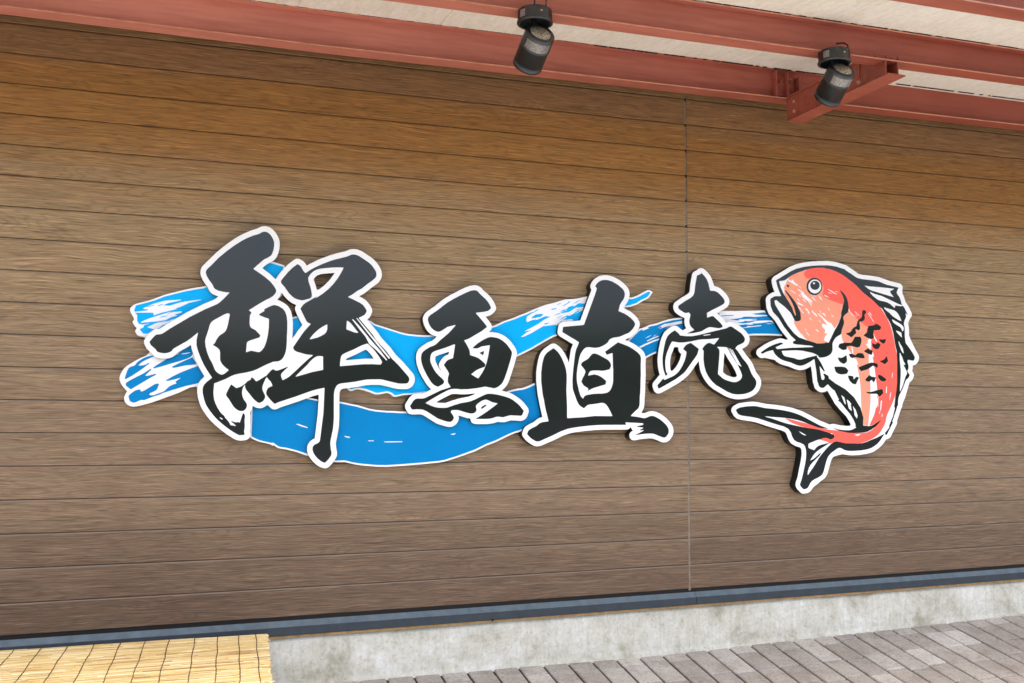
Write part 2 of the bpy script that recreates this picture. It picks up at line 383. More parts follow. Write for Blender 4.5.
bm = bmesh.new()
for i in range(24):
    xa = XL+(XR-XL)*i/24; xb = XL+(XR-XL)*(i+1)/24
    q = [bm.verts.new((x, .0048, groove(18, x)+z)) for x, z in ((xa, -.02), (xb, -.02), (xb, .018), (xa, .018))]; bm.faces.new(q)
obj('foot_gap_shade', bm, RECESS, wall)  # near-black strip painting the shade inside the gap above the flashing
# starter flashing and the concrete below
fl = thing('base_flashing', 'slate blue metal flashing strip running along the foot of the plank wall', 'flashing', (0, 0, 0))
def sill_z(x): return groove(18, x) + .150*0
for xa, xb in ((XL, 2.877), (2.8795, XR)):
    bm = bmesh.new(); n = 24
    prof = ((.004, -.006), (-.020, -.032), (-.0225, -.0345), (-.0225, -.070), (-.019, -.0735), (.010, -.0735), (.010, -.006))
    rows = []
    for i in range(n+1):
        x = xa+(xb-xa)*i/n; z0 = groove(18, x)
        rows.append([bm.verts.new((x, y, z0+z)) for y, z in prof])
    m_ = len(prof)
    for A, B in zip(rows, rows[1:]):
        for i in range(m_): bm.faces.new((A[i], A[(i+1) % m_], B[(i+1) % m_], B[i])).material_index = 1 if i == 0 else 0
    bm.faces.new(rows[0]); bm.faces.new(rows[-1][::-1])
    obj('flashing_strip', bm, [SILL, SILLTOP], fl)
bm = bmesh.new(); n = 60; rows = []
for i in range(n+1):
    x = XL+(XR-XL)*i/n; z0 = groove(18, x)-.0725; t_ = .009+.003*random.random()
    rows.append([bm.verts.new((x, y, z0+z)) for y, z in ((-.013, 0), (-.013, -t_-.004), (.0, -t_-.006), (.0, 0))])
for A, B in zip(rows, rows[1:]):
    for i in range(4): bm.faces.new((A[i], A[(i+1) % 4], B[(i+1) % 4], B[i]))
bm.faces.new(rows[0]); bm.faces.new(rows[-1][::-1])
obj('rusty_seal', bm, RUST, fl)

bm = bmesh.new(); n = 160; rows = []
rnd = random.Random(12)
for i in range(n+1):
    x = XL+(XR-XL)*i/n; zt = groove(18, x)-.058; zb = base_z(x)
    lip = .006+.008*rnd.random()
    rows.append([bm.verts.new((x, y, z)) for y, z in ((.11, zt), (.002, zt), (.001, zb+.03), (-.002, zb+lip), (-.010-.006*rnd.random(), zb+.001), (-.010, zb-.15), (.11, zb-.15))])
for A, B in zip(rows, rows[1:]):
    for i in range(7): bm.faces.new((A[i], A[(i+1) % 7], B[(i+1) % 7], B[i]))
bm.faces.new(rows[0]); bm.faces.new(rows[-1][::-1])
tag(obj('concrete_plinth', bm, CONC, None, True), 'stained pale grey concrete plinth between the flashing and the paving', 'wall')

# ------------------------------------------------------------------ canopy: beams and ceiling
def tilt(x, tl=.0085): return tl*max(-1.5, min(6.5, x)-.7) if x > .7 else 0.0
def h_beam(name, label, yf, zb, h, w=.10, tl=.0085):
    """H-section with its front lips at y = yf"""
    root = thing(name, label, 'steel beam', (0, 0, 0), None)
    t = .007; yc = yf+w/2; xs_ = [XL, .7, 6.5, XR]
    def part(nm, y0, y1, z0, z1):
        bm = bmesh.new()
        for xa, xb in zip(xs_, xs_[1:]):
            a = [bm.verts.new((xa, y, z+tilt(xa, tl))) for y, z in ((y0, z0), (y1, z0), (y1, z1), (y0, z1))]
            b_ = [bm.verts.new((xb, y, z+tilt(xb, tl))) for y, z in ((y0, z0), (y1, z0), (y1, z1), (y0, z1))]
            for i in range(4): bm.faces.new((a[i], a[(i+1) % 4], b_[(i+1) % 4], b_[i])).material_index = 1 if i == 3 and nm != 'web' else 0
            if xa == XL: bm.faces.new(a)
            if xb == XR: bm.faces.new(b_[::-1])
        bmesh.ops.remove_doubles(bm, verts=bm.verts, dist=1e-5)
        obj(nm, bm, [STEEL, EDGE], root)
    part('bottom_flange', yf, yf+w, zb, zb+t)
    part('top_flange', yf, yf+w, zb+h-t, zb+h)
    part('web', yc-.003, yc+.003, zb+t, zb+h-t)
    return root
def b_mid(x): return tilt(x)
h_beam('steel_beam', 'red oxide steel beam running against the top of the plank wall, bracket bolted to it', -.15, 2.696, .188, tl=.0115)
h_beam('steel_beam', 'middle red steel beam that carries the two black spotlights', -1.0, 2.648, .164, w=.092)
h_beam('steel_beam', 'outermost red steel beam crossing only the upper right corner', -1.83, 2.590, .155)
def ceil_z(y): return 2.883 + .078*(y+.15)
can = thing('canopy_roof', 'pale fibre board canopy ceiling above the red steel beams', 'canopy', (0, 0, 0))
edges = [XL, -1.24, .58, 1.315, 3.14, 4.96, 6.78, XR]
for xa, xb in zip(edges, edges[1:]):
    bm = bmesh.new(); g_ = .0012
    q = []
    for x in (xa+g_, xb-g_):
        q.append([bm.verts.new((x, y, ceil_z(y)+tilt(x)+dz+.001)) for y, dz in ((.0, 0), (-2.06, 0), (-2.06, .012), (.0, .012))])
    for i in range(4): bm.faces.new((q[0][i], q[0][(i+1) % 4], q[1][(i+1) % 4], q[1][i]))
    bm.faces.new(q[0]); bm.faces.new(q[1][::-1]); obj('ceiling_panel', bm, CEIL, can)
bm = bmesh.new(); a = [(XL, y, ceil_z(y)+.014+dz) for y, dz in ((.12, 0), (-2.1, 0), (-2.1, .13), (.12, .13))]
q0 = [bm.verts.new(v_) for v_ in a]; q1 = [bm.verts.new((XR, v_[1], v_[2]+.06)) for v_ in a]
for i in range(4): bm.faces.new((q0[i], q0[(i+1) % 4], q1[(i+1) % 4], q1[i]))
bm.faces.new(q0); bm.faces.new(q1[::-1]); obj('roof_deck', bm, STEEL, can)
# ragged dark mastic where each beam meets the boards
rnd = random.Random(5)
for yf in (-.15, -1.0):
    bm = bmesh.new(); x = XL
    while x < XR:
        L = rnd.uniform(.008, .05); d_ = rnd.uniform(.0003, .0022)
        z = ceil_z(yf)+tilt(x)
        if rnd.random() < .8: box(bm, x, x+L, yf-d_, yf+.012, z-.0014, z+.0008)
        x += L+rnd.uniform(0, .006)
    obj('mastic_line', bm, RECESS, can)

# ------------------------------------------------------------------ bracket between the two beams
BX = 3.448; BZ = 2.589
br = thing('steel_bracket', 'short red steel cross bracket joining the wall beam to the beam of the right spotlight', 'bracket', (0, 0, 0))
def pbox(nm, *a, mat=STEEL, parent=br, bev=.0):
    bm = bmesh.new(); box(bm, *a, bev=bev); return obj(nm, bm, mat, parent)
W2 = .112
pbox('bottom_flange', BX-.005, BX-.005+W2, -1.025, -.15, BZ, BZ+.007)
pbox('top_flange', BX-.005, BX-.005+W2, -.895, -.152, BZ+.143, BZ+.150)
pbox('web', BX+.006, BX+.012, -.895, -.152, BZ+.007, BZ+.143)
pbox('web', BX+.006, BX+.012, -.998, -.895, BZ+.007, 2.660+tilt(BX)-.002)
pbox('end_plate', BX+.082, BX+.088, -.998, -.88, BZ+.007, 2.660+tilt(BX)-.002)
pbox('end_plate', BX-.004, BX+.012, -.1535, -.1505, BZ+.007, BZ+.13)
for yy in (-.80,): pbox('stiffener', BX-.004, BX+.006, yy-.004, yy+.004, BZ+.055, BZ+.143)
def bolt(x, y, z, d, parent, r=.011, L=.014, mat=BOLT):
    bm = bmesh.new(); M = Matrix.Translation((x, y, z)) @ Vector(d).to_track_quat('Z', 'Y').to_matrix().to_4x4()
    revolve(bm, ((0, 0), (r*1.35, 0), (r*1.35, .002), (r, .002), (r, L*.6), (r*.5, L*.62), (r*.5, L), (0, L)), M, 6)
    return obj('bolt', bm, mat, parent)
for yy, zz in ((-.215, BZ+.045), (-.215, BZ+.105)): bolt(BX+.006, yy, zz, (-1, 0, 0), br)
bolt(BX+.006, -.79, BZ+.035, (-1, 0, 0), br)
pbox('splice_plate', BX+.002, BX+.006, -.25, -.155, BZ+.012, BZ+.138)
bm = bmesh.new(); tube(bm, ((1.664, -.0215, groove(18, 1.664)-.072), (1.664, -.0275, groove(18, 1.664)-.0725)), .0065, 10); obj('screw', bm, RECESS, fl)
# gusset pieces bolted inside the wall beam beside the bracket
gu = thing('beam_cleat', 'small red cleat plates with bolts, tucked in the wall beam beside the bracket', 'bracket', (0, 0, 0))
zb = 2.694+tilt(3.4)+.008
pbox('cleat_plate', 3.375, 3.381, -.149, -.105, zb, zb+.168, parent=gu)
pbox('cleat_plate', 3.455, 3.461, -.149, -.105, zb, zb+.168, parent=gu)
pbox('cleat_plate', 3.535, 3.541, -.149, -.105, zb+.03, zb+.150, parent=gu)
pbox('back_plate', 3.39, 3.53, -.1105, -.104, zb+.03, zb+.15, parent=gu)
bolt(3.42, -.111, zb+.115, (0, -1, 0), gu, .010, .03, STEEL); bolt(3.49, -.111, zb+.125, (0, -1, 0), gu, .010, .03, STEEL)
bolt(3.42, -.13, zb+.002, (0, 0, 1), gu, .009, .02, STEEL); bolt(3.49, -.13, zb+.002, (0, 0, 1), gu, .009, .02, STEEL)
# small fixings left on the middle beam above the bracket end
for x_ in (3.40, 3.475, 3.50, 3.545):
    tag(bolt(x_, -.985, 2.667+tilt(x_), (0, 0, 1), None, .005, .018, STEEL), {3.40: 'tiny painted bolt on the middle beam, leftmost above the bracket end', 3.475: 'tiny painted bolt on the middle beam directly above the bracket end, second from left', 3.50: 'tiny painted bolt on the middle beam above the bracket end, third from left', 3.545: 'tiny painted bolt on the middle beam, rightmost above the bracket end'}[x_], 'bolt', 'bolts standing on the middle beam flange')

# ------------------------------------------------------------------ black spotlights hanging from the middle beam
def spotlight(label, px, top, axis, wires):
    """drum-shaped mount under the beam flange and a tilted cylinder head"""
    z0 = 2.652+tilt(px); yy = -1.008
    root = thing('spotlight', label, 'spotlight', (px, yy, z0), 'black spotlights under the canopy')
    M = Matrix.Translation((px, yy, z0))
    bm = bmesh.new(); R_ = .078
    revolve(bm, ((0, 0), (R_-.006, 0), (R_, -.006), (R_, -.052), (R_+.003, -.054), (R_+.003, -.062), (R_-.002, -.065), (R_-.010, -.064)), M, 56)
    mt = obj('mount', bm, LAMPB, root, True)
    bm = bmesh.new(); revolve(bm, ((R_-.010, -.064), (R_-.012, -.045), (.03, -.040), (0, -.040)), M, 56); obj('mount_recess', bm, LAMPG, root, True)
    # sticker and screw window on the mount side
    def sticker(nm, a0, a1, za, zb_, mat_, rr):
        bm = bmesh.new(); n_ = 8; vv = []
        for i in range(n_+1):
            an = math.radians(a0+(a1-a0)*i/n_)
            vv.append([bm.verts.new(M @ Vector((rr*math.cos(an), rr*math.sin(an), z_))) for z_ in (za, zb_)])
        for A, B in zip(vv, vv[1:]): bm.faces.new((A[0], B[0], B[1], A[1]))
        obj(nm, bm, mat_, root, True)
    sticker('maker_label', 192, 216, -.050, -.016, LABELM, R_+.0006)
    sticker('screw_window', 268, 276, -.032, -.024, BOLT, R_+.0006)
    # head
    ax = Vector(axis).normalized(); L = .188; r = .0695
    topc = Vector(top)
    Mh = Matrix.Translation(topc) @ ax.to_track_quat('Z', 'Y').to_matrix().to_4x4()
    bm = bmesh.new()
    revolve(bm, ((r*.70, .004), (r*.86, .0), (r*.97, .006), (r, .016), (r, .072), (r+.0012, .073), (r+.0012, .078), (r, .079), (r, L-.030), (r-.0025, L-.029), (r-.0025, L-.026), (r+.001, L-.025), (r+.001, L-.004), (r-.003, L), (r-.012, L), (r-.014, L-.01), (0, L-.012)), Mh, 56)
    hd = obj('lamp_head', bm, LAMPB, root, True)
    bm = bmesh.new(); revolve(bm, ((r*.70, .004), (r*.5, -.003), (r*.25, -.006), (0, -.007)), Mh, 48); obj('lens', bm, LENS, root, True)
    bm = bmesh.new(); inv = Mh.inverted_safe()
    # printed silver band facing outwards and down
    d = inv.to_3x3() @ Vector((-.10, -1, -.1)); a_mid = math.atan2(d.y, d.x); vv = []
    for i in range(13):
        an = a_mid + math.radians(-52+104*i/12)
        vv.append([bm.verts.new(Mh @ Vector(((r+.0007)*math.cos(an), (r+.0007)*math.sin(an), h_))) for h_ in (.022, .066)])
    for A, B in zip(vv, vv[1:]): bm.faces.new((A[0], B[0], B[1], A[1]))
    obj('maker_label', bm, LABELM, root, True)
    # knuckle between mount and head
    bm = bmesh.new(); tube(bm, (Vector((px, yy+.01, z0-.038)), Vector((px, yy+.008, z0-.075)), topc+ax*.05), .018, 14); obj('knuckle', bm, LAMPB, root, True)
    for w_ in wires:
        bm = bmesh.new(); tube(bm, [Vector((px+a_, yy+b_, z0+c_)) for a_, b_, c_ in w_], .0045, 8); obj('cable', bm, LAMPG, root, True)
    return root
def head_axis(top, u_, v_, away):               # head direction, from its top end to its foot
    f_ = (Vector(top)-CP).normalized(); r_ = f_.cross(Vector((0, 0, 1))).normalized(); q_ = r_.cross(f_)
    return (r_*u_ + q_*v_).normalized()*math.sqrt(1-away*away) + f_*away
TA, TB = (1.5491, -1.03, 2.5543), (3.1671, -1.03, 2.5849)
spotlight('left black spotlight, nearest the middle of the photo, head tilted down to the left', 1.528, TA, head_axis(TA, -.40, -.92, .50),
          (((-.028, -.070, -.006), (-.027, -.072, .03), (-.022, -.05, .11), (-.02, -.03, .15)), ((.026, -.070, -.006), (.027, -.072, .03), (.022, -.05, .11), (.02, -.03, .15))))
spotlight('right black spotlight, head slanting in front of the red cross bracket', 3.132, TB, head_axis(TB, -.49, -.872, .42),
          (((.045, -.050, -.006), (.049, -.045, .022), (.056, -.01, .048), (.060, .050, .068)),))

# ------------------------------------------------------------------ the sign
OUTLINES = {
'sen_black': [[892,3497,876,3491,848,3473,792,3452,727,3420,682,3392,618,3345,543,3282,481,3224,464,3207,402,3134,366,3097,356,3081,353,3066,353,3055,364,3025,383,2993,416,2949,432,2915,443,2903,470,2890,509,2881,546,2876,579,2876,578,2871,524,2809,489,2773,463,2754,357,2702,214,2620,34,2500,-19,2459,-33,2451,-51,2445,-70,2444,-83,2440,-93,2433,-110,2414,-137,2378,-142,2370,-134,2349,-126,2337,-93,2308,-85,2300,-75,2284,-67,2278,-47,2270,-23,2266,4,2266,16,2268,33,2273,50,2281,61,2290,69,2303,80,2314,195,2387,238,2421,286,2465,294,2471,296,2471,284,2400,285,2354,291,2327,299,2300,331,2219,358,2163,392,2106,437,2040,433,2035,388,1997,373,1981,364,1968,355,1946,353,1923,354,1893,360,1864,368,1832,380,1797,393,1768,424,1720,463,1671,503,1628,565,1575,627,1529,684,1494,702,1487,713,1485,725,1485,750,1488,756,1492,750,1518,750,1529,755,1568,751,1628,755,1660,753,1682,747,1690,736,1697,733,1696,709,1612,705,1607,680,1614,678,1613,676,1608,672,1608,622,1624,621,1623,623,1620,666,1583,674,1574,665,1574,623,1582,619,1584,603,1615,564,1660,562,1669,530,1698,512,1722,491,1757,474,1793,462,1828,457,1855,455,1878,453,1905,458,1984,562,2028,614,2057,645,2071,681,2081,756,2096,819,2113,859,2130,936,2172,1004,2203,1016,2207,1053,2210,1067,2214,1080,2221,1094,2232,1110,2253,1121,2278,1129,2303,1136,2340,1140,2408,1139,2461,1141,2513,1141,2598,1135,2654,1127,2682,1118,2705,1110,2718,1094,2736,1057,2758,1037,2766,1008,2770,974,2757,916,2725,913,2720,917,2710,915,2706,869,2674,864,2669,867,2665,895,2652,926,2641,957,2632,962,2628,962,2543,954,2467,941,2402,930,2369,920,2344,898,2314,888,2305,879,2300,868,2298,858,2299,801,2310,783,2306,753,2294,750,2293,749,2295,754,2379,756,2387,761,2397,781,2409,869,2441,877,2448,880,2463,879,2468,869,2479,835,2514,795,2534,782,2550,776,2583,778,2652,782,2667,793,2683,792,2686,769,2706,769,2710,867,2778,936,2822,957,2831,979,2846,997,2859,1010,2874,1019,2887,1025,2904,1025,2919,1016,2939,999,2963,968,3001,917,3042,863,3080,804,3116,802,3120,806,3126,833,3154,882,3202,910,3224,948,3246,966,3260,978,3279,990,3317,996,3359,996,3393,990,3416,979,3439,960,3468,941,3485,926,3494,912,3498],[1774,3319,1716,3293,1593,3255,1561,3243,1486,3210,1430,3182,1386,3157,1345,3130,1312,3105,1305,3107,1285,3130,1267,3161,1257,3174,1241,3185,1233,3190,1228,3190,1181,3152,1143,3112,1085,3037,1071,3013,1070,3007,1071,2998,1078,2984,1107,2954,1148,2897,1167,2877,1185,2861,1207,2846,1232,2836,1273,2828,1293,2829,1355,2848,1369,2858,1376,2871,1378,2883,1371,2927,1361,2965,1342,3020,1337,3050,1341,3067,1352,3086,1365,3102,1381,3119,1399,3133,1421,3145,1456,3156,1512,3166,1579,3175,1681,3182,1690,3180,1690,3175,1664,3121,1627,3058,1584,3000,1538,2950,1484,2903,1444,2874,1422,2860,1408,2854,1425,2870,1420,2870,1318,2805,1300,2791,1292,2783,1267,2744,1269,2738,1326,2624,1339,2609,1368,2595,1371,2592,1311,2521,1291,2493,1207,2362,1203,2355,1203,2350,1211,2330,1219,2321,1247,2309,1321,2289,1351,2285,1396,2282,1398,2280,1397,2278,1340,2228,1242,2131,1174,2065,1151,2049,1111,2026,1108,2026,1105,2028,1098,2043,1091,2061,1089,2078,1095,2093,1105,2105,1128,2129,1156,2155,1157,2159,1147,2157,1069,2125,1048,2119,1033,2122,1017,2131,1008,2131,995,2123,985,2112,950,2070,948,2064,938,2063,888,2028,857,2011,850,2012,828,2037,811,2049,808,2049,801,2030,796,2023,771,2012,755,1993,742,1981,719,1963,700,1953,666,1942,621,1974,615,1975,592,1929,573,1886,573,1871,578,1860,604,1826,630,1783,648,1758,666,1740,688,1725,704,1720,723,1718,740,1722,755,1733,766,1750,771,1772,767,1793,757,1808,743,1826,734,1842,727,1861,721,1886,721,1913,724,1930,730,1949,740,1969,745,1974,747,1974,750,1949,755,1936,763,1922,831,1838,852,1818,872,1804,887,1800,900,1803,917,1813,927,1823,935,1836,940,1849,942,1862,939,1877,916,1924,912,1942,916,1970,927,2001,941,2034,950,2049,953,2051,957,2049,971,2030,991,2012,1000,1996,1010,1971,1006,1966,977,1953,968,1946,962,1938,953,1915,951,1903,952,1888,962,1869,993,1830,1020,1802,1036,1791,1061,1804,1088,1814,1243,1868,1394,1925,1450,1941,1517,1956,1520,1953,1520,1942,1516,1775,1513,1697,1484,1431,1479,1418,1474,1413,1461,1403,1434,1391,1425,1384,1416,1371,1413,1361,1412,1341,1417,1321,1429,1296,1441,1279,1458,1258,1496,1226,1509,1219,1536,1209,1542,1212,1574,1246,1594,1275,1601,1292,1601,1312,1594,1341,1588,1388,1588,1409,1589,1428,1612,1549,1617,1616,1618,1661,1615,1873,1616,1903,1619,1926,1627,1953,1639,1975,1649,1987,1660,1994,1687,2003,1822,2021,1901,2038,1935,2044,1988,2048,2076,2050,2108,2047,2265,2012,2302,2009,2344,2010,2363,2014,2371,2018,2380,2028,2388,2049,2386,2068,2375,2087,2271,2200,2209,2258,2195,2273,2141,2342,2054,2432,2035,2453,1999,2506,1855,2668,1855,2672,1857,2674,1900,2697,1913,2706,1926,2724,1933,2745,1934,2752,1908,2790,1891,2809,1865,2826,1793,2859,1741,2880,1743,2884,1782,2907,1829,2944,1880,2974,1937,3023,1990,3064,2010,3082,2020,3094,2027,3108,2030,3126,2026,3150,2008,3183,1981,3217,1969,3230,1946,3248,1849,3307,1828,3315,1810,3319,1798,3321],[563,2670,574,2670,586,2663,588,2658,570,2548,558,2508,552,2499,537,2480,496,2450,485,2435,468,2408,455,2375,437,2359,441,2354,483,2329,499,2310,502,2304,506,2281,506,2239,508,2211,520,2184,535,2164,554,2145,591,2117,591,2114,556,2083,540,2073,525,2070,509,2074,486,2088,472,2101,461,2117,440,2169,409,2225,392,2264,381,2297,369,2342,363,2386,367,2420,387,2487,401,2547,414,2575,432,2594,460,2612,534,2657],[1830,2668,1837,2669,1842,2666,2051,2429,2178,2279,2183,2271,2180,2266,2173,2262,2169,2264,2053,2395,1927,2545,1834,2661],[1786,2657,1794,2656,1801,2652,1876,2575,1980,2452,2079,2346,2151,2255,2153,2252,2150,2247,2146,2245,2142,2247,2042,2346,1965,2409,1927,2480,1868,2548,1789,2649,1786,2654],[1735,2640,1759,2627,1778,2609,1848,2527,1850,2524,1850,2520,1826,2520,1807,2524,1732,2550,1729,2555,1729,2567,1732,2620,1733,2637],[1530,2593,1534,2594,1537,2589,1537,2544,1528,2517,1509,2495,1468,2471,1440,2458,1378,2441,1363,2439,1365,2446,1394,2486,1426,2519,1455,2545,1483,2566],[1941,2412,1947,2412,1952,2410,2005,2361,2030,2333,2071,2279,2100,2232,2099,2220,2089,2204,2084,2202,2072,2201,2005,2203,1912,2201,1684,2177,1674,2176,1671,2178,1671,2212,1677,2261,1683,2280,1694,2294,1726,2313,1813,2352,1889,2393],[1454,2273,1490,2273,1500,2269,1503,2142,1501,2135,1392,2111,1276,2074,1237,2063,1231,2064,1240,2076,1348,2186,1372,2217,1394,2240,1421,2261,1437,2269],[518,1658,545,1645,546,1642,544,1637,539,1636,522,1647,518,1653]],
'sen_white': [[891,3552,878,3550,857,3542,829,3524,773,3503,710,3471,666,3445,608,3404,554,3361,511,3323,450,3266,324,3126,312,3107,305,3088,302,3054,308,3025,325,2987,344,2958,373,2919,389,2885,403,2868,412,2860,420,2854,445,2843,472,2834,472,2830,468,2825,449,2808,437,2799,339,2752,186,2664,7,2544,-49,2501,-58,2498,-94,2492,-117,2479,-125,2473,-150,2444,-182,2400,-191,2379,-190,2356,-177,2326,-165,2305,-145,2285,-124,2268,-113,2251,-101,2240,-89,2232,-71,2223,-44,2216,-20,2213,7,2214,30,2218,46,2222,68,2231,92,2249,111,2273,202,2329,231,2349,235,2349,242,2313,252,2283,272,2227,289,2187,317,2133,367,2050,366,2047,355,2037,333,2013,321,1997,307,1963,303,1932,304,1894,311,1849,320,1817,331,1784,346,1750,362,1721,400,1667,437,1623,474,1586,535,1534,592,1491,657,1449,671,1442,690,1436,725,1432,765,1437,778,1442,790,1449,798,1458,805,1471,808,1479,808,1492,802,1528,807,1571,803,1630,807,1664,806,1680,801,1704,816,1734,824,1770,827,1770,859,1752,890,1747,913,1751,929,1757,950,1770,964,1783,1001,1749,1011,1743,1024,1738,1037,1737,1050,1738,1089,1757,1262,1817,1395,1868,1431,1879,1461,1886,1463,1881,1464,1854,1458,1696,1433,1456,1429,1450,1413,1442,1393,1428,1382,1417,1371,1400,1365,1387,1360,1371,1359,1336,1366,1303,1384,1269,1400,1246,1429,1213,1459,1187,1489,1169,1525,1156,1538,1155,1553,1156,1575,1167,1609,1202,1641,1247,1655,1278,1656,1309,1647,1356,1643,1388,1643,1409,1664,1526,1670,1574,1673,1659,1670,1875,1673,1913,1679,1934,1685,1943,1701,1950,1836,1967,1938,1988,1991,1993,2076,1994,2095,1992,2234,1961,2278,1954,2343,1953,2371,1957,2386,1962,2404,1972,2422,1989,2428,1998,2439,2019,2444,2036,2446,2060,2443,2081,2432,2106,2420,2122,2316,2236,2254,2294,2240,2309,2186,2378,2098,2468,2080,2490,2043,2542,1943,2655,1944,2660,1964,2679,1980,2709,1991,2740,1990,2763,1989,2769,1981,2784,1956,2821,1935,2845,1925,2855,1900,2871,1860,2891,1857,2894,1861,2899,1890,2914,1915,2931,1972,2980,2034,3029,2050,3043,2064,3060,2080,3090,2084,3103,2087,3130,2079,3171,2065,3200,2053,3220,2035,3244,2009,3271,1980,3295,1959,3309,1878,3357,1846,3369,1831,3374,1797,3377,1759,3373,1702,3347,1629,3326,1544,3296,1434,3246,1358,3204,1322,3181,1318,3182,1301,3208,1278,3228,1243,3245,1217,3245,1193,3231,1135,3183,1098,3141,1058,3090,1041,3067,1021,3030,1017,3028,966,3074,887,3131,898,3145,929,3172,978,3202,1000,3220,1009,3229,1023,3250,1038,3290,1047,3334,1050,3364,1049,3396,1047,3413,1040,3437,1024,3470,1001,3504,976,3528,953,3543,938,3549,922,3553,907,3554],[1576,3118,1596,3120,1598,3119,1599,3116,1568,3068,1540,3032,1503,2992,1456,2951,1450,2947,1440,2945,1428,2940,1425,2941,1414,2981,1394,3038,1392,3048,1398,3057,1417,3078,1430,3088,1447,3096,1460,3101,1495,3108],[1078,2893,1080,2895,1082,2894,1107,2861,1133,2834,1154,2816,1180,2798,1223,2779,1223,2776,1213,2752,1215,2725,1270,2612,1288,2583,1285,2574,1248,2525,1200,2451,1195,2446,1193,2449,1193,2463,1195,2514,1195,2603,1186,2669,1176,2707,1167,2727,1155,2748,1147,2760,1127,2779,1082,2806,1053,2819,1041,2822,1039,2825,1053,2842,1065,2861],[1928,2349,1936,2348,1962,2325,1978,2308,2007,2271,2012,2260,1911,2257,1737,2238,1730,2241,1732,2251,1738,2256,1831,2299,1907,2340]],
'gyo_black': [[3077,3012,3044,3005,2994,2984,2878,2923,2831,2896,2787,2868,2744,2835,2676,2779,2606,2731,2589,2713,2582,2704,2578,2686,2580,2667,2591,2635,2608,2607,2616,2595,2633,2580,2652,2568,2675,2560,2693,2557,2711,2561,2732,2572,2773,2600,2793,2612,2853,2629,2873,2634,2878,2634,2877,2630,2847,2594,2807,2550,2709,2465,2671,2428,2647,2412,2601,2394,2560,2369,2536,2350,2521,2333,2514,2319,2509,2286,2509,2270,2513,2241,2522,2207,2536,2171,2574,2099,2612,2040,2634,2013,2657,1997,2689,1983,2695,1983,2730,2001,2745,2011,2756,2025,2758,2041,2753,2052,2733,2073,2705,2096,2670,2131,2650,2159,2626,2202,2613,2231,2607,2257,2609,2292,2616,2320,2634,2342,2666,2358,2766,2391,2865,2430,2873,2430,2874,2424,2868,2380,2854,2287,2849,2283,2811,2270,2789,2258,2775,2242,2754,2210,2798,2148,2810,2125,2810,2112,2801,2087,2799,2070,2799,2042,2802,2028,2809,2014,2831,1983,2828,1980,2725,1947,2567,1870,2534,1859,2476,1858,2453,1852,2432,1834,2399,1782,2400,1775,2417,1746,2443,1745,2457,1747,2507,1747,2535,1743,2553,1737,2578,1725,2682,1661,2707,1648,2770,1628,2798,1621,2822,1618,2836,1621,2850,1629,2860,1641,2867,1658,2867,1667,2860,1683,2833,1721,2837,1733,2842,1739,2862,1742,2898,1743,2918,1741,3022,1711,3051,1707,3070,1707,3086,1711,3103,1722,3113,1738,3114,1752,3106,1778,3109,1789,3116,1801,3147,1826,3177,1844,3212,1855,3235,1851,3286,1828,3346,1816,3348,1813,3347,1812,3235,1731,3169,1689,3111,1656,3108,1652,3109,1650,3223,1650,3252,1652,3282,1656,3328,1671,3347,1675,3412,1669,3475,1687,3496,1690,3609,1685,3621,1689,3630,1702,3642,1734,3641,1741,3599,1791,3577,1812,3526,1849,3490,1869,3448,1884,3368,1904,3303,1914,3282,1916,3247,1916,3227,1913,3203,1905,3087,1850,3047,1835,3007,1826,2938,1814,2862,1791,2800,1769,2777,1765,2715,1764,2670,1770,2622,1785,2562,1812,2573,1821,2722,1908,2803,1949,2841,1961,2882,1964,2947,1959,3019,1962,3121,1974,3206,1991,3226,1989,3297,1976,3313,1976,3326,1979,3358,1995,3388,2020,3406,2042,3429,2092,3459,2178,3494,2291,3507,2347,3505,2367,3490,2393,3454,2439,3435,2458,3399,2485,3371,2501,3348,2509,3329,2514,3281,2520,3266,2519,3243,2515,3218,2504,3181,2485,3121,2447,3068,2400,3068,2396,3076,2394,3116,2393,3170,2417,3244,2430,3257,2431,3259,2428,3243,2330,3225,2251,3203,2190,3176,2139,3135,2080,3131,2077,3120,2081,3055,2116,3055,2119,3059,2124,3092,2150,3118,2167,3149,2181,3203,2201,3208,2230,3206,2233,3158,2274,3130,2292,3100,2304,3040,2321,3036,2356,3030,2377,3018,2402,2991,2447,2975,2469,2974,2475,3024,2495,3042,2505,3166,2579,3223,2624,3223,2631,3199,2662,3099,2769,3105,2773,3179,2784,3229,2795,3247,2806,3267,2825,3269,2831,3251,2871,3228,2901,3207,2924,3146,2974,3120,3001,3105,3009,3086,3013]],
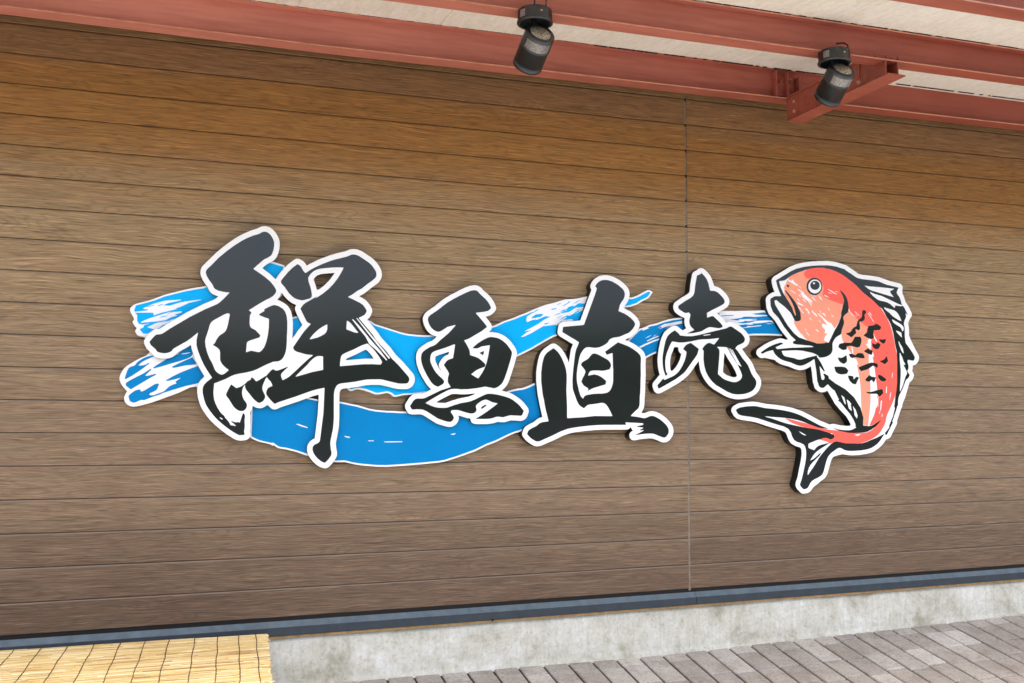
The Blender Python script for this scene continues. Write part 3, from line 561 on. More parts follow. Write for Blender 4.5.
'gyo_white': [[3077,3065,3031,3056,2985,3038,2937,3014,2807,2943,2754,2909,2711,2876,2644,2820,2574,2771,2546,2743,2535,2726,2526,2698,2524,2684,2526,2667,2535,2631,2554,2591,2574,2562,2600,2538,2630,2520,2670,2508,2673,2504,2652,2482,2627,2461,2583,2444,2547,2422,2514,2399,2487,2374,2472,2353,2461,2325,2456,2285,2456,2269,2462,2228,2470,2197,2484,2158,2500,2123,2526,2075,2573,2004,2590,1983,2621,1956,2618,1952,2569,1927,2530,1911,2473,1910,2443,1904,2429,1899,2408,1883,2389,1864,2353,1807,2347,1791,2346,1779,2348,1767,2353,1752,2373,1716,2384,1705,2395,1699,2421,1694,2507,1696,2527,1692,2570,1670,2636,1628,2682,1602,2716,1590,2786,1571,2821,1566,2846,1569,2862,1575,2882,1587,2900,1604,2915,1629,2922,1660,2918,1683,2921,1686,3008,1660,3045,1655,3048,1652,3053,1629,3061,1617,3070,1608,3091,1600,3109,1597,3227,1597,3293,1605,3353,1622,3392,1617,3423,1617,3496,1637,3551,1635,3585,1632,3609,1632,3626,1634,3653,1645,3670,1661,3685,1686,3699,1727,3698,1750,3694,1763,3687,1774,3649,1820,3612,1854,3588,1873,3554,1895,3514,1917,3480,1930,3399,1951,3396,1954,3398,1958,3425,1979,3450,2009,3460,2025,3480,2070,3532,2224,3554,2302,3564,2350,3560,2380,3552,2398,3535,2426,3499,2472,3469,2501,3427,2533,3389,2552,3344,2566,3280,2573,3246,2571,3268,2593,3275,2604,3279,2617,3279,2640,3275,2652,3267,2665,3244,2694,3210,2734,3212,2736,3248,2746,3264,2753,3281,2764,3311,2794,3320,2808,3325,2820,3326,2833,3323,2849,3302,2895,3272,2936,3250,2959,3227,2981,3189,3009,3157,3043,3132,3057,3123,3060,3099,3065],[3183,2366,3191,2367,3193,2362,3189,2339,3186,2327,3183,2323,3145,2345,3148,2349],[2802,2349,2806,2349,2809,2345,2805,2324,2772,2309,2753,2296,2731,2272,2704,2230,2701,2217,2701,2197,2706,2184,2727,2154,2727,2149,2713,2163,2696,2186,2667,2241,2661,2263,2664,2295,2668,2300,2690,2311],[3082,1916,3099,1917,3096,1913,3063,1897,3028,1884,2925,1864,2849,1841,2786,1819,2772,1816,2716,1816,2685,1819,2681,1822,2683,1825,2716,1845,2770,1874,2827,1902,2846,1909,2883,1911,2944,1907,2988,1907],[3210,1800,3218,1800,3226,1795,3226,1791,3178,1757,3170,1756,3166,1770,3167,1773,3181,1784]],
'choku_black': [[4574,3194,4550,3187,4517,3167,4495,3146,4483,3124,4482,3117,4498,3102,4499,3090,4475,3020,4345,2689,4334,2684,4300,2680,4101,2656,4096,2650,4088,2602,4093,2595,4270,2502,4286,2491,4251,2413,4238,2363,4218,2211,4210,2126,4207,2075,4209,1995,4214,1966,4255,1861,4279,1814,4299,1794,4340,1771,4346,1774,4380,1802,4392,1808,4414,1813,4495,1822,4553,1832,4585,1828,4609,1813,4628,1789,4660,1736,4683,1689,4679,1686,4673,1686,4469,1687,4332,1672,4151,1662,4145,1664,4143,1688,4143,1786,4135,1970,4139,2061,4139,2135,4131,2188,4119,2229,4101,2274,4078,2319,4060,2348,4037,2378,4020,2394,3988,2417,3982,2418,3933,2387,3907,2366,3890,2347,3876,2324,3863,2285,3853,2240,3842,2152,3842,2067,3844,2038,3860,1913,3875,1854,3882,1810,3895,1750,3928,1630,3915,1626,3869,1621,3842,1614,3826,1607,3788,1578,3727,1549,3703,1534,3692,1521,3683,1494,3683,1489,3687,1484,3717,1453,3739,1437,3777,1416,3802,1411,3827,1415,3971,1474,4073,1521,4149,1546,4190,1555,4283,1568,4389,1579,4489,1587,4597,1590,4845,1591,4848,1592,4849,1595,4841,1614,4841,1617,4843,1618,5050,1609,5060,1605,5061,1596,5056,1591,4984,1575,4980,1572,4986,1569,5060,1559,5061,1557,5058,1554,5023,1537,5018,1533,5023,1530,5062,1532,5068,1529,4968,1481,4963,1477,4963,1476,5022,1485,5076,1491,5132,1494,5175,1493,5200,1488,5291,1454,5319,1448,5331,1451,5342,1457,5359,1475,5372,1493,5377,1510,5377,1535,5371,1553,5358,1576,5337,1599,5303,1628,5264,1656,5220,1678,5200,1686,5166,1692,5141,1687,5110,1674,5079,1665,5055,1667,4991,1679,4913,1687,4908,1690,4912,1697,4960,1741,4998,1771,5013,1799,5017,1831,5020,1920,5024,1931,5029,2009,5032,2125,5034,2138,5033,2256,5037,2334,5027,2368,4994,2400,4928,2442,4877,2466,4762,2503,4753,2504,4599,2398,4600,2391,4615,2367,4620,2364,4682,2384,4687,2383,4689,2380,4693,2223,4695,2210,4694,2084,4690,2049,4681,2019,4669,1990,4652,1964,4622,1944,4584,1937,4570,1934,4456,1929,4382,1917,4354,1906,4346,1898,4334,1876,4312,1892,4301,1909,4285,1954,4263,2043,4257,2088,4257,2137,4265,2209,4289,2324,4303,2363,4331,2406,4349,2425,4373,2439,4405,2442,4467,2436,4491,2437,4529,2444,4568,2460,4602,2479,4624,2495,4633,2504,4647,2529,4667,2543,4699,2555,4748,2563,4777,2569,4884,2614,4909,2632,4934,2657,4954,2684,4965,2707,4965,2724,4955,2742,4940,2759,4907,2788,4872,2810,4840,2827,4768,2853,4763,2857,4776,2909,4784,2932,4796,2951,4822,2985,4833,3005,4839,3026,4842,3051,4837,3073,4821,3099,4794,3123,4766,3143,4743,3157,4688,3183,4637,3196,4619,3197],[4463,2374,4447,2370,4436,2363,4400,2321,4385,2308,4322,2274,4314,2263,4309,2244,4311,2239,4349,2196,4357,2183,4360,2170,4357,2156,4349,2135,4326,2097,4312,2062,4330,2031,4343,2017,4396,1986,4396,1983,4389,1966,4390,1962,4438,1985,4468,1997,4600,2034,4603,2039,4609,2070,4608,2074,4597,2083,4559,2111,4538,2123,4512,2134,4486,2140,4466,2142,4444,2139,4396,2129,4394,2131,4394,2134,4401,2156,4412,2171,4426,2180,4450,2185,4504,2187,4565,2184,4595,2189,4643,2201,4653,2205,4668,2237,4668,2255,4658,2277,4640,2299,4630,2306,4613,2316,4521,2360,4487,2371]],
'choku_white': [[4574,3248,4530,3237,4493,3216,4474,3202,4454,3182,4443,3167,4430,3144,4425,3131,4423,3116,4426,3099,4435,3081,4433,3070,4303,2736,4298,2733,4245,2725,4117,2711,4085,2706,4069,2699,4059,2692,4052,2683,4044,2668,4032,2600,4036,2578,4048,2560,4060,2551,4209,2472,4213,2469,4213,2465,4198,2430,4186,2393,4167,2270,4165,2269,4163,2271,4145,2312,4124,2351,4107,2378,4079,2414,4057,2435,4027,2456,4016,2463,3997,2470,3974,2470,3962,2466,3948,2459,3892,2422,3867,2402,3851,2384,3840,2370,3823,2339,3806,2280,3792,2205,3786,2150,3786,2064,3802,1917,3837,1755,3857,1674,3853,1671,3826,1664,3809,1657,3780,1638,3758,1620,3697,1591,3664,1571,3647,1551,3641,1540,3628,1500,3628,1482,3630,1473,3648,1447,3676,1419,3695,1404,3726,1384,3758,1368,3783,1362,3802,1360,3844,1367,3990,1425,4093,1472,4163,1495,4206,1505,4352,1523,4488,1534,4596,1537,4847,1538,4875,1543,4886,1549,4904,1563,4911,1560,4920,1542,4933,1527,4931,1524,4908,1511,4898,1500,4891,1483,4891,1461,4898,1444,4907,1433,4920,1426,4936,1420,4962,1420,5024,1432,5076,1437,5131,1441,5173,1439,5202,1431,5276,1402,5299,1396,5320,1394,5352,1400,5381,1416,5409,1445,5428,1475,5437,1508,5438,1533,5430,1568,5415,1596,5379,1638,5347,1667,5304,1697,5273,1715,5223,1736,5175,1745,5127,1739,5078,1721,5059,1721,5037,1727,5050,1746,5067,1776,5071,1787,5077,1831,5078,1878,5086,1960,5089,2053,5091,2066,5092,2126,5094,2139,5093,2257,5097,2332,5095,2352,5085,2384,5076,2399,5065,2413,5035,2442,4992,2470,4942,2498,4897,2517,4850,2531,4843,2535,4849,2540,4896,2560,4929,2578,4951,2595,4977,2621,5004,2655,5019,2684,5025,2711,5023,2741,5000,2780,4984,2798,4950,2828,4905,2857,4832,2891,4833,2899,4842,2918,4869,2954,4888,2989,4897,3018,4901,3048,4899,3070,4893,3096,4885,3111,4863,3140,4817,3178,4776,3204,4743,3220,4706,3235,4651,3249,4621,3251]],
'bai_black': [[5812,3336,5801,3320,5762,3307,5757,3302,5734,3195,5723,3107,5707,3072,5672,3042,5583,2991,5517,2947,5512,2941,5511,2924,5514,2916,5522,2907,5537,2896,5574,2876,5599,2866,5619,2866,5640,2872,5647,2872,5661,2860,5666,2851,5666,2836,5653,2786,5653,2761,5658,2738,5666,2721,5680,2704,5716,2675,5712,2671,5629,2635,5625,2632,5627,2630,5698,2637,5778,2654,5815,2666,5874,2698,5904,2711,5935,2714,6020,2705,6042,2706,6071,2713,6088,2722,6080,2743,6070,2756,6045,2779,5974,2836,5961,2841,5948,2842,5932,2838,5891,2824,5884,2825,5882,2871,5884,2877,5889,2880,5951,2913,6066,2968,6100,2988,6108,2996,6116,3008,6118,3022,6115,3035,6102,3054,6083,3076,6040,3112,6019,3125,5995,3134,5973,3137,5941,3136,5926,3140,5909,3211,5894,3249,5882,3273,5854,3305,5824,3331],[6184,2729,6173,2726,6139,2709,6121,2703,6007,2677,5793,2623,5732,2610,5682,2602,5609,2600,5534,2605,5527,2610,5516,2626,5473,2658,5467,2661,5460,2659,5413,2631,5381,2603,5370,2588,5355,2559,5342,2523,5331,2481,5311,2382,5306,2339,5308,2267,5314,2226,5320,2201,5342,2145,5348,2145,5370,2161,5350,2189,5342,2238,5340,2302,5347,2351,5360,2398,5378,2440,5397,2481,5427,2532,5438,2534,5510,2525,5566,2526,5671,2541,5770,2564,5822,2570,5916,2575,6034,2591,6038,2589,6035,2585,5974,2515,5967,2514,5924,2530,5900,2531,5880,2523,5854,2504,5834,2483,5817,2461,5818,2456,5829,2446,5834,2435,5831,2339,5837,2286,5846,2244,5861,2198,5884,2156,5918,2111,5946,2083,5989,2049,6118,1983,6153,1967,6194,1953,6232,1946,6278,1943,6347,1948,6399,1958,6423,1966,6457,1981,6478,1994,6503,2018,6517,2041,6527,2071,6526,2102,6514,2125,6489,2152,6467,2181,6420,2283,6395,2314,6342,2370,6284,2447,6252,2477,6267,2497,6282,2511,6339,2535,6359,2546,6368,2555,6375,2564,6381,2578,6381,2595,6378,2603,6369,2618,6355,2635,6335,2654,6317,2667,6213,2726,6197,2730],[5915,2631,5923,2632,5927,2630,5925,2626,5916,2623,5840,2612,5836,2613,5832,2617,5838,2622],[5660,2522,5628,2510,5606,2498,5591,2482,5572,2455,5573,2449,5610,2422,5612,2410,5603,2364,5587,2318,5555,2255,5529,2217,5508,2192,5482,2169,5450,2147,5427,2136,5333,2097,5326,2097,5314,2110,5308,2108,5240,2035,5241,2027,5253,1998,5263,1999,5328,2031,5472,2108,5553,2162,5587,2189,5614,2220,5668,2290,5716,2348,5741,2381,5753,2402,5771,2456,5765,2463,5675,2521,5668,2524],[6013,2490,6136,2488,6143,2485,6149,2476,6205,2390,6280,2288,6322,2207,6329,2188,6336,2165,6334,2141,6320,2122,6303,2107,6287,2098,6258,2087,6227,2085,6192,2089,6146,2100,6106,2113,6078,2128,6019,2173,6019,2194,6041,2406,6042,2442,6034,2465,6012,2486],[6161,2478,6165,2480,6169,2477,6210,2418,6208,2426,6182,2467,6182,2471,6184,2473,6189,2471,6243,2390,6237,2406,6204,2460,6206,2464,6213,2461,6322,2283,6328,2271,6328,2266,6323,2266,6314,2276,6306,2276,6295,2287,6288,2286,6283,2288,6166,2467]],
'bai_white': [[5797,3391,5778,3383,5756,3364,5723,3349,5712,3341,5700,3322,5694,3305,5673,3205,5663,3120,5654,3100,5629,3081,5552,3037,5480,2989,5468,2980,5455,2960,5449,2937,5452,2906,5462,2884,5472,2871,5494,2854,5528,2834,5573,2815,5594,2808,5591,2783,5591,2757,5597,2723,5612,2691,5609,2687,5584,2675,5567,2662,5502,2708,5480,2715,5450,2714,5429,2705,5399,2688,5359,2660,5339,2642,5320,2617,5299,2576,5279,2519,5259,2432,5246,2339,5245,2298,5251,2236,5258,2200,5272,2154,5198,2074,5183,2053,5179,2032,5181,2019,5195,1978,5208,1959,5223,1949,5241,1942,5268,1943,5361,1986,5506,2063,5574,2107,5632,2153,5667,2192,5719,2260,5767,2316,5772,2311,5777,2271,5787,2220,5802,2178,5830,2128,5866,2080,5899,2044,5954,2003,6083,1936,6128,1916,6185,1898,6246,1889,6293,1887,6375,1896,6413,1904,6445,1914,6494,1936,6522,1954,6556,1987,6577,2023,6587,2048,6592,2074,6593,2095,6590,2115,6579,2138,6568,2157,6522,2211,6494,2278,6474,2315,6443,2354,6397,2403,6344,2471,6347,2478,6374,2489,6406,2508,6430,2537,6445,2572,6446,2597,6439,2624,6424,2651,6402,2676,6378,2698,6344,2721,6249,2774,6222,2783,6189,2786,6160,2781,6140,2773,6136,2774,6100,2813,6020,2878,6019,2882,6021,2884,6118,2932,6153,2957,6173,2985,6180,3005,6182,3025,6176,3056,6163,3078,6148,3097,6128,3118,6084,3156,6055,3173,6025,3186,5983,3193,5980,3195,5969,3231,5947,3284,5932,3311,5900,3346,5868,3374,5845,3387,5826,3393],[5461,2473,5501,2471,5510,2468,5510,2450,5513,2431,5527,2410,5544,2397,5546,2390,5530,2336,5502,2281,5481,2250,5463,2229,5439,2207,5422,2197,5418,2198,5409,2209,5405,2224,5401,2265,5404,2326,5411,2360,5421,2390,5453,2461],[6106,2419,6109,2421,6115,2413,6151,2358,6208,2280,6243,2223,6262,2185,6270,2162,6268,2155,6255,2145,6239,2141,6226,2141,6199,2145,6164,2154,6138,2163,6116,2174,6085,2197,6085,2218]],
'wave_white': [[918,3209,886,3201,816,3164,724,3110,628,3057,536,3012,378,2944,324,2926,254,2913,167,2891,-1,2839,-22,2831,-124,2785,-176,2766,-272,2736,-291,2726,-313,2707,-319,2700,-325,2687,-327,2671,-323,2658,-314,2641,-287,2591,-287,2586,-300,2563,-300,2557,-284,2529,-263,2506,-263,2501,-275,2473,-273,2467,-259,2444,-250,2434,-233,2428,-194,2420,-138,2387,-137,2382,-135,2320,-136,2299,-142,2275,-145,2267,-151,2258,-169,2242,-241,2205,-308,2161,-339,2139,-365,2111,-378,2089,-388,2068,-396,2044,-399,2027,-399,2016,-395,1997,-387,1978,-374,1954,-359,1934,-328,1900,-346,1864,-352,1846,-352,1823,-348,1807,-338,1790,-326,1777,-306,1764,-290,1758,-263,1755,-219,1763,-123,1790,-49,1817,142,1894,240,1945,289,1952,297,1950,345,1925,402,1880,473,1854,814,1857,816,1854,817,1847,809,1491,810,1465,812,1461,868,1432,896,1421,1011,1393,1037,1376,1033,1389,1036,1390,1068,1366,1088,1356,1109,1351,1161,1343,1261,1317,1467,1244,1511,1232,1559,1223,1664,1212,1745,1212,1835,1190,1896,1179,1942,1173,2069,1162,2174,1159,2362,1168,2569,1183,2732,1197,2784,1205,2812,1212,2922,1245,3119,1310,3251,1372,3354,1408,3466,1460,3522,1484,3567,1501,3620,1516,3670,1537,4002,1703,4204,1807,4358,1892,4799,2141,5127,2338,5181,2368,5236,2393,5399,2452,5530,2498,5687,2539,5962,2580,6263,2614,6531,2642,6748,2649,6944,2647,6997,2653,7067,2674,7173,2723,7178,2729,7117,2895,7112,2903,6866,2929,6714,2941,6643,2942,6550,2935,6304,2921,6288,2918,6270,2920,6143,2915,6101,2911,6012,2896,5827,2856,5758,2844,5615,2821,5473,2802,5428,2793,5366,2775,5247,2734,5180,2721,5115,2690,5071,2679,5046,2668,5026,2653,4828,2469,4692,2372,4672,2360,4499,2282,4274,2198,4078,2130,3963,2092,3793,2041,3728,2012,3663,1987,3645,1983,3611,1980,3556,1968,3492,1951,3302,1880,3125,1824,2922,1765,2734,1721,2610,1712,2567,1712,2355,1724,2316,1724,2239,1729,2163,1730,2064,1738,1991,1750,1854,1788,1766,1804,1711,1816,1672,1821,1563,1825,1495,1833,1294,1873,1289,1875,1292,1878,1585,1896,1632,1909,1703,1947,1724,1954,1741,1957,1758,1955,1779,1936,1791,1929,1811,1931,1838,1941,1862,1946,1894,1945,1944,1935,2046,1899,2058,1897,2081,1897,2165,1914,2179,1913,2209,1901,2224,1890,2235,1879,2248,1873,2272,1877,2339,1892,2437,1899,2613,1922,2651,1939,2699,1987,2757,2055,2837,2109,3004,2153,3230,2193,3383,2225,3404,2231,3466,2256,3583,2320,3749,2402,3941,2512,4010,2549,4070,2566,4185,2572,4318,2570,4420,2579,4444,2582,4537,2612,4608,2649,4680,2698,4752,2766,4814,2843,4866,2900,4887,2909,4908,2911,4935,2916,5010,2941,5046,2960,5092,2988,5144,3012,5165,3025,5181,3042,5215,3089,5217,3093,5216,3097,5183,3114,5170,3116,5158,3115,5143,3110,5103,3087,5040,3054,4992,3033,4956,3022,4925,3021,4855,3036,4775,3058,4681,3072,4603,3061,4469,3022,4389,3006,4300,2984,4239,2974,4143,2964,4104,2953,4023,2925,3929,2900,3875,2881,3801,2851,3695,2802,3620,2773,3561,2746,3422,2695,3355,2661,3304,2642,3229,2625,3051,2592,2875,2551,2786,2534,2683,2524,2551,2521,2473,2523,2389,2529,2356,2533,2311,2542,2038,2619,2013,2633,1989,2650,1964,2659,1890,2667,1558,2676,1423,2677,1315,2675,1301,2676,1268,2675,1224,2668,1141,2642,1132,2642,1021,2748,996,2776,1031,2825,1045,2840,1084,2867,1098,2891,1107,2970,1111,3147,1110,3177,1103,3181,1008,3206,962,3211]],
'wave_deep': [[6640,2915,6641,2913,6634,2911,6531,2899,6525,2897,6526,2895,6551,2895,6565,2888,6741,2888,6773,2887,6775,2885,6768,2882,6704,2875,6660,2873,6646,2869,6555,2860,6526,2859,6514,2861,6485,2861,6431,2859,6404,2856,6383,2850,6395,2849,6376,2844,6235,2818,6229,2815,6230,2813,6273,2814,6320,2810,6353,2816,6352,2818,6339,2819,6338,2821,6347,2824,6457,2832,6543,2835,6564,2838,6580,2837,6587,2834,6566,2831,6537,2829,6499,2821,6494,2819,6498,2817,6559,2818,6589,2816,6648,2821,6848,2830,6856,2826,6863,2814,6861,2810,6825,2799,6828,2793,6819,2790,6805,2790,6804,2792,6810,2796,6806,2800,6771,2809,6762,2810,6645,2792,6511,2779,6507,2776,6508,2775,6533,2769,6534,2767,6531,2765,6431,2769,6346,2755,6342,2753,6347,2747,6379,2728,6386,2727,6458,2739,6462,2741,6461,2743,6441,2748,6449,2751,6515,2749,6594,2760,6647,2765,6645,2759,6635,2756,6492,2737,6392,2721,6356,2719,6080,2726,6077,2734,6079,2880,6076,2886,6072,2887,6012,2876,5827,2837,5757,2825,5614,2802,5473,2783,5374,2758,5256,2717,5188,2704,5164,2694,5149,2684,5171,2686,5167,2681,5157,2676,5096,2653,5087,2654,5084,2661,5079,2662,5071,2660,5054,2651,5038,2639,4841,2454,4696,2351,4489,2258,4281,2182,4086,2114,3971,2076,3801,2025,3734,1995,3668,1970,3638,1963,3611,1962,3556,1950,3499,1935,3310,1864,3132,1809,2929,1749,2734,1704,2610,1695,2567,1694,2355,1707,2316,1707,2239,1711,2163,1713,2064,1721,1992,1733,1854,1771,1766,1787,1712,1799,1673,1804,1564,1809,1495,1817,1460,1823,1273,1861,1266,1865,1261,1874,1258,1876,836,1858,832,1854,831,1837,825,1491,826,1473,829,1470,874,1447,902,1435,1014,1408,1029,1410,1037,1409,1076,1380,1094,1371,1109,1367,1161,1360,1231,1342,1267,1332,1321,1314,1474,1259,1512,1248,1572,1238,1664,1228,1743,1229,1765,1225,1817,1210,1896,1196,2043,1181,2070,1179,2137,1178,2151,1176,2177,1176,2337,1184,2569,1200,2731,1214,2785,1223,2911,1259,3111,1326,3244,1388,3346,1424,3458,1476,3514,1500,3560,1517,3613,1532,3658,1552,3991,1717,4192,1822,4347,1906,4787,2156,5114,2353,5169,2383,5228,2410,5391,2469,5521,2515,5687,2558,5942,2597,6239,2631,6531,2662,6748,2668,6946,2667,7000,2673,7061,2693,7145,2732,7150,2738,7100,2875,7094,2885,7058,2890,6803,2914,6720,2910,6707,2912,6713,2914,6688,2918],[6265,2872,6131,2863,6104,2860,6100,2857,6104,2851,6124,2852,6265,2865,6272,2870,6271,2872],[5600,2783,5612,2785,5616,2784,5617,2761,5612,2755,5483,2726,5423,2699,5380,2682,5378,2682,5380,2684,5419,2704,5442,2714,5445,2716,5442,2717,5423,2714,5363,2699,5304,2677,5299,2677,5301,2679,5330,2695,5329,2700,5321,2704,5315,2703,5273,2684,5317,2712,5359,2734,5376,2740,5385,2740,5406,2743],[6423,2809,6406,2804,6415,2802,6407,2800,6335,2789,6329,2786,6333,2784,6407,2779,6484,2790,6563,2808,6557,2810,6500,2808,6486,2810,6452,2805,6441,2809],[6747,2790,6785,2792,6794,2790,6785,2787,6750,2784,6718,2783,6709,2785,6715,2787],[5270,2616,5260,2608,5238,2596,5222,2589,5215,2589,5236,2601],[5193,2604,5198,2604,5196,2602,5156,2578,5126,2565,5121,2566,5147,2583],[5278,2597,5297,2598,5292,2593,5151,2533,5143,2532,5139,2534,5143,2539,5210,2573,5233,2582],[5300,2571,5328,2572,5326,2566,5318,2559,5216,2525,5122,2484,5065,2455,5059,2456,5045,2465,5045,2469,5049,2472,5132,2509,5240,2552],[223,2358,126,2275,123,2272,124,2265,123,2263,100,2257,75,2247,24,2217,-38,2177,-93,2137,-100,2130,-100,2124,-97,2122,-91,2122,-31,2140,51,2169,143,2198,202,2220,234,2237,247,2252,261,2282,257,2287,248,2288,249,2297,235,2349,229,2358],[225,2282,231,2282,232,2281,229,2279,188,2266,161,2264,149,2264,146,2266,159,2270],[-110,2245,-157,2233,-175,2226,-197,2215,-238,2185,-251,2171,-260,2156,-269,2146,-285,2139,-300,2135,-320,2121,-335,2089,-352,2027,-351,2018,-347,2015,-342,2016,-291,2046,-200,2114,-142,2163,-140,2169,-145,2174,-168,2158,-186,2151,-208,2147,-231,2145,-234,2146,-234,2148,-217,2168,-200,2182,-174,2198,-100,2236,-98,2239,-99,2244,-104,2246],[248,2235,146,2184,74,2144,70,2140,70,2134,78,2130,96,2132,190,2155,280,2167,285,2169,289,2172,289,2179,257,2231,252,2235],[305,2152,241,2128,151,2088,85,2053,21,2013,18,2010,19,2005,22,2003,28,2003,61,2010,141,2033,150,2033,105,2000,104,1993,113,1984,112,1980,79,1968,52,1954,35,1938,14,1915,-5,1900,-92,1865,-112,1864,-130,1868,-131,1871,-130,1874,-120,1886,-86,1903,-71,1913,-65,1919,-58,1930,-51,1951,-46,1970,-49,1975,-52,1977,-72,1975,-88,1968,-169,1913,-188,1903,-202,1899,-207,1900,-209,1914,-213,1917,-218,1918,-241,1914,-263,1904,-285,1887,-307,1866,-313,1858,-314,1850,-303,1811,-299,1806,-278,1795,-261,1793,-242,1800,-204,1819,-173,1818,-97,1850,-48,1867,-2,1889,57,1910,201,1958,294,1981,323,1992,345,2013,363,2052,365,2057,314,2147,310,2151],[-127,2116,-182,2075,-269,2026,-309,2002,-335,1984,-339,1979,-343,1969,-339,1952,-300,1921,-293,1920,-124,2032,-76,2059,-74,2066,-76,2069,-80,2070,-153,2049,-162,2049,-168,2051,-168,2056,-120,2106,-118,2111,-119,2114,-122,2116],[1271,1595,1278,1594,1352,1568,1367,1563,1369,1558,1366,1555,1363,1554,1310,1568,1257,1589,1256,1591,1258,1593],[2887,1498,2900,1500,2904,1498,2897,1490,2886,1484,2859,1484,2853,1489,2857,1493],[1734,1476,1788,1466,1792,1464,1793,1459,1790,1455,1786,1454,1751,1462,1735,1473],[1981,1428,2034,1429,2037,1428,2038,1425,2036,1421,2032,1421,1986,1421,1981,1423],[2147,1417,2329,1418,2335,1415,2332,1410,2327,1409,2153,1407,2148,1411,2146,1416]],
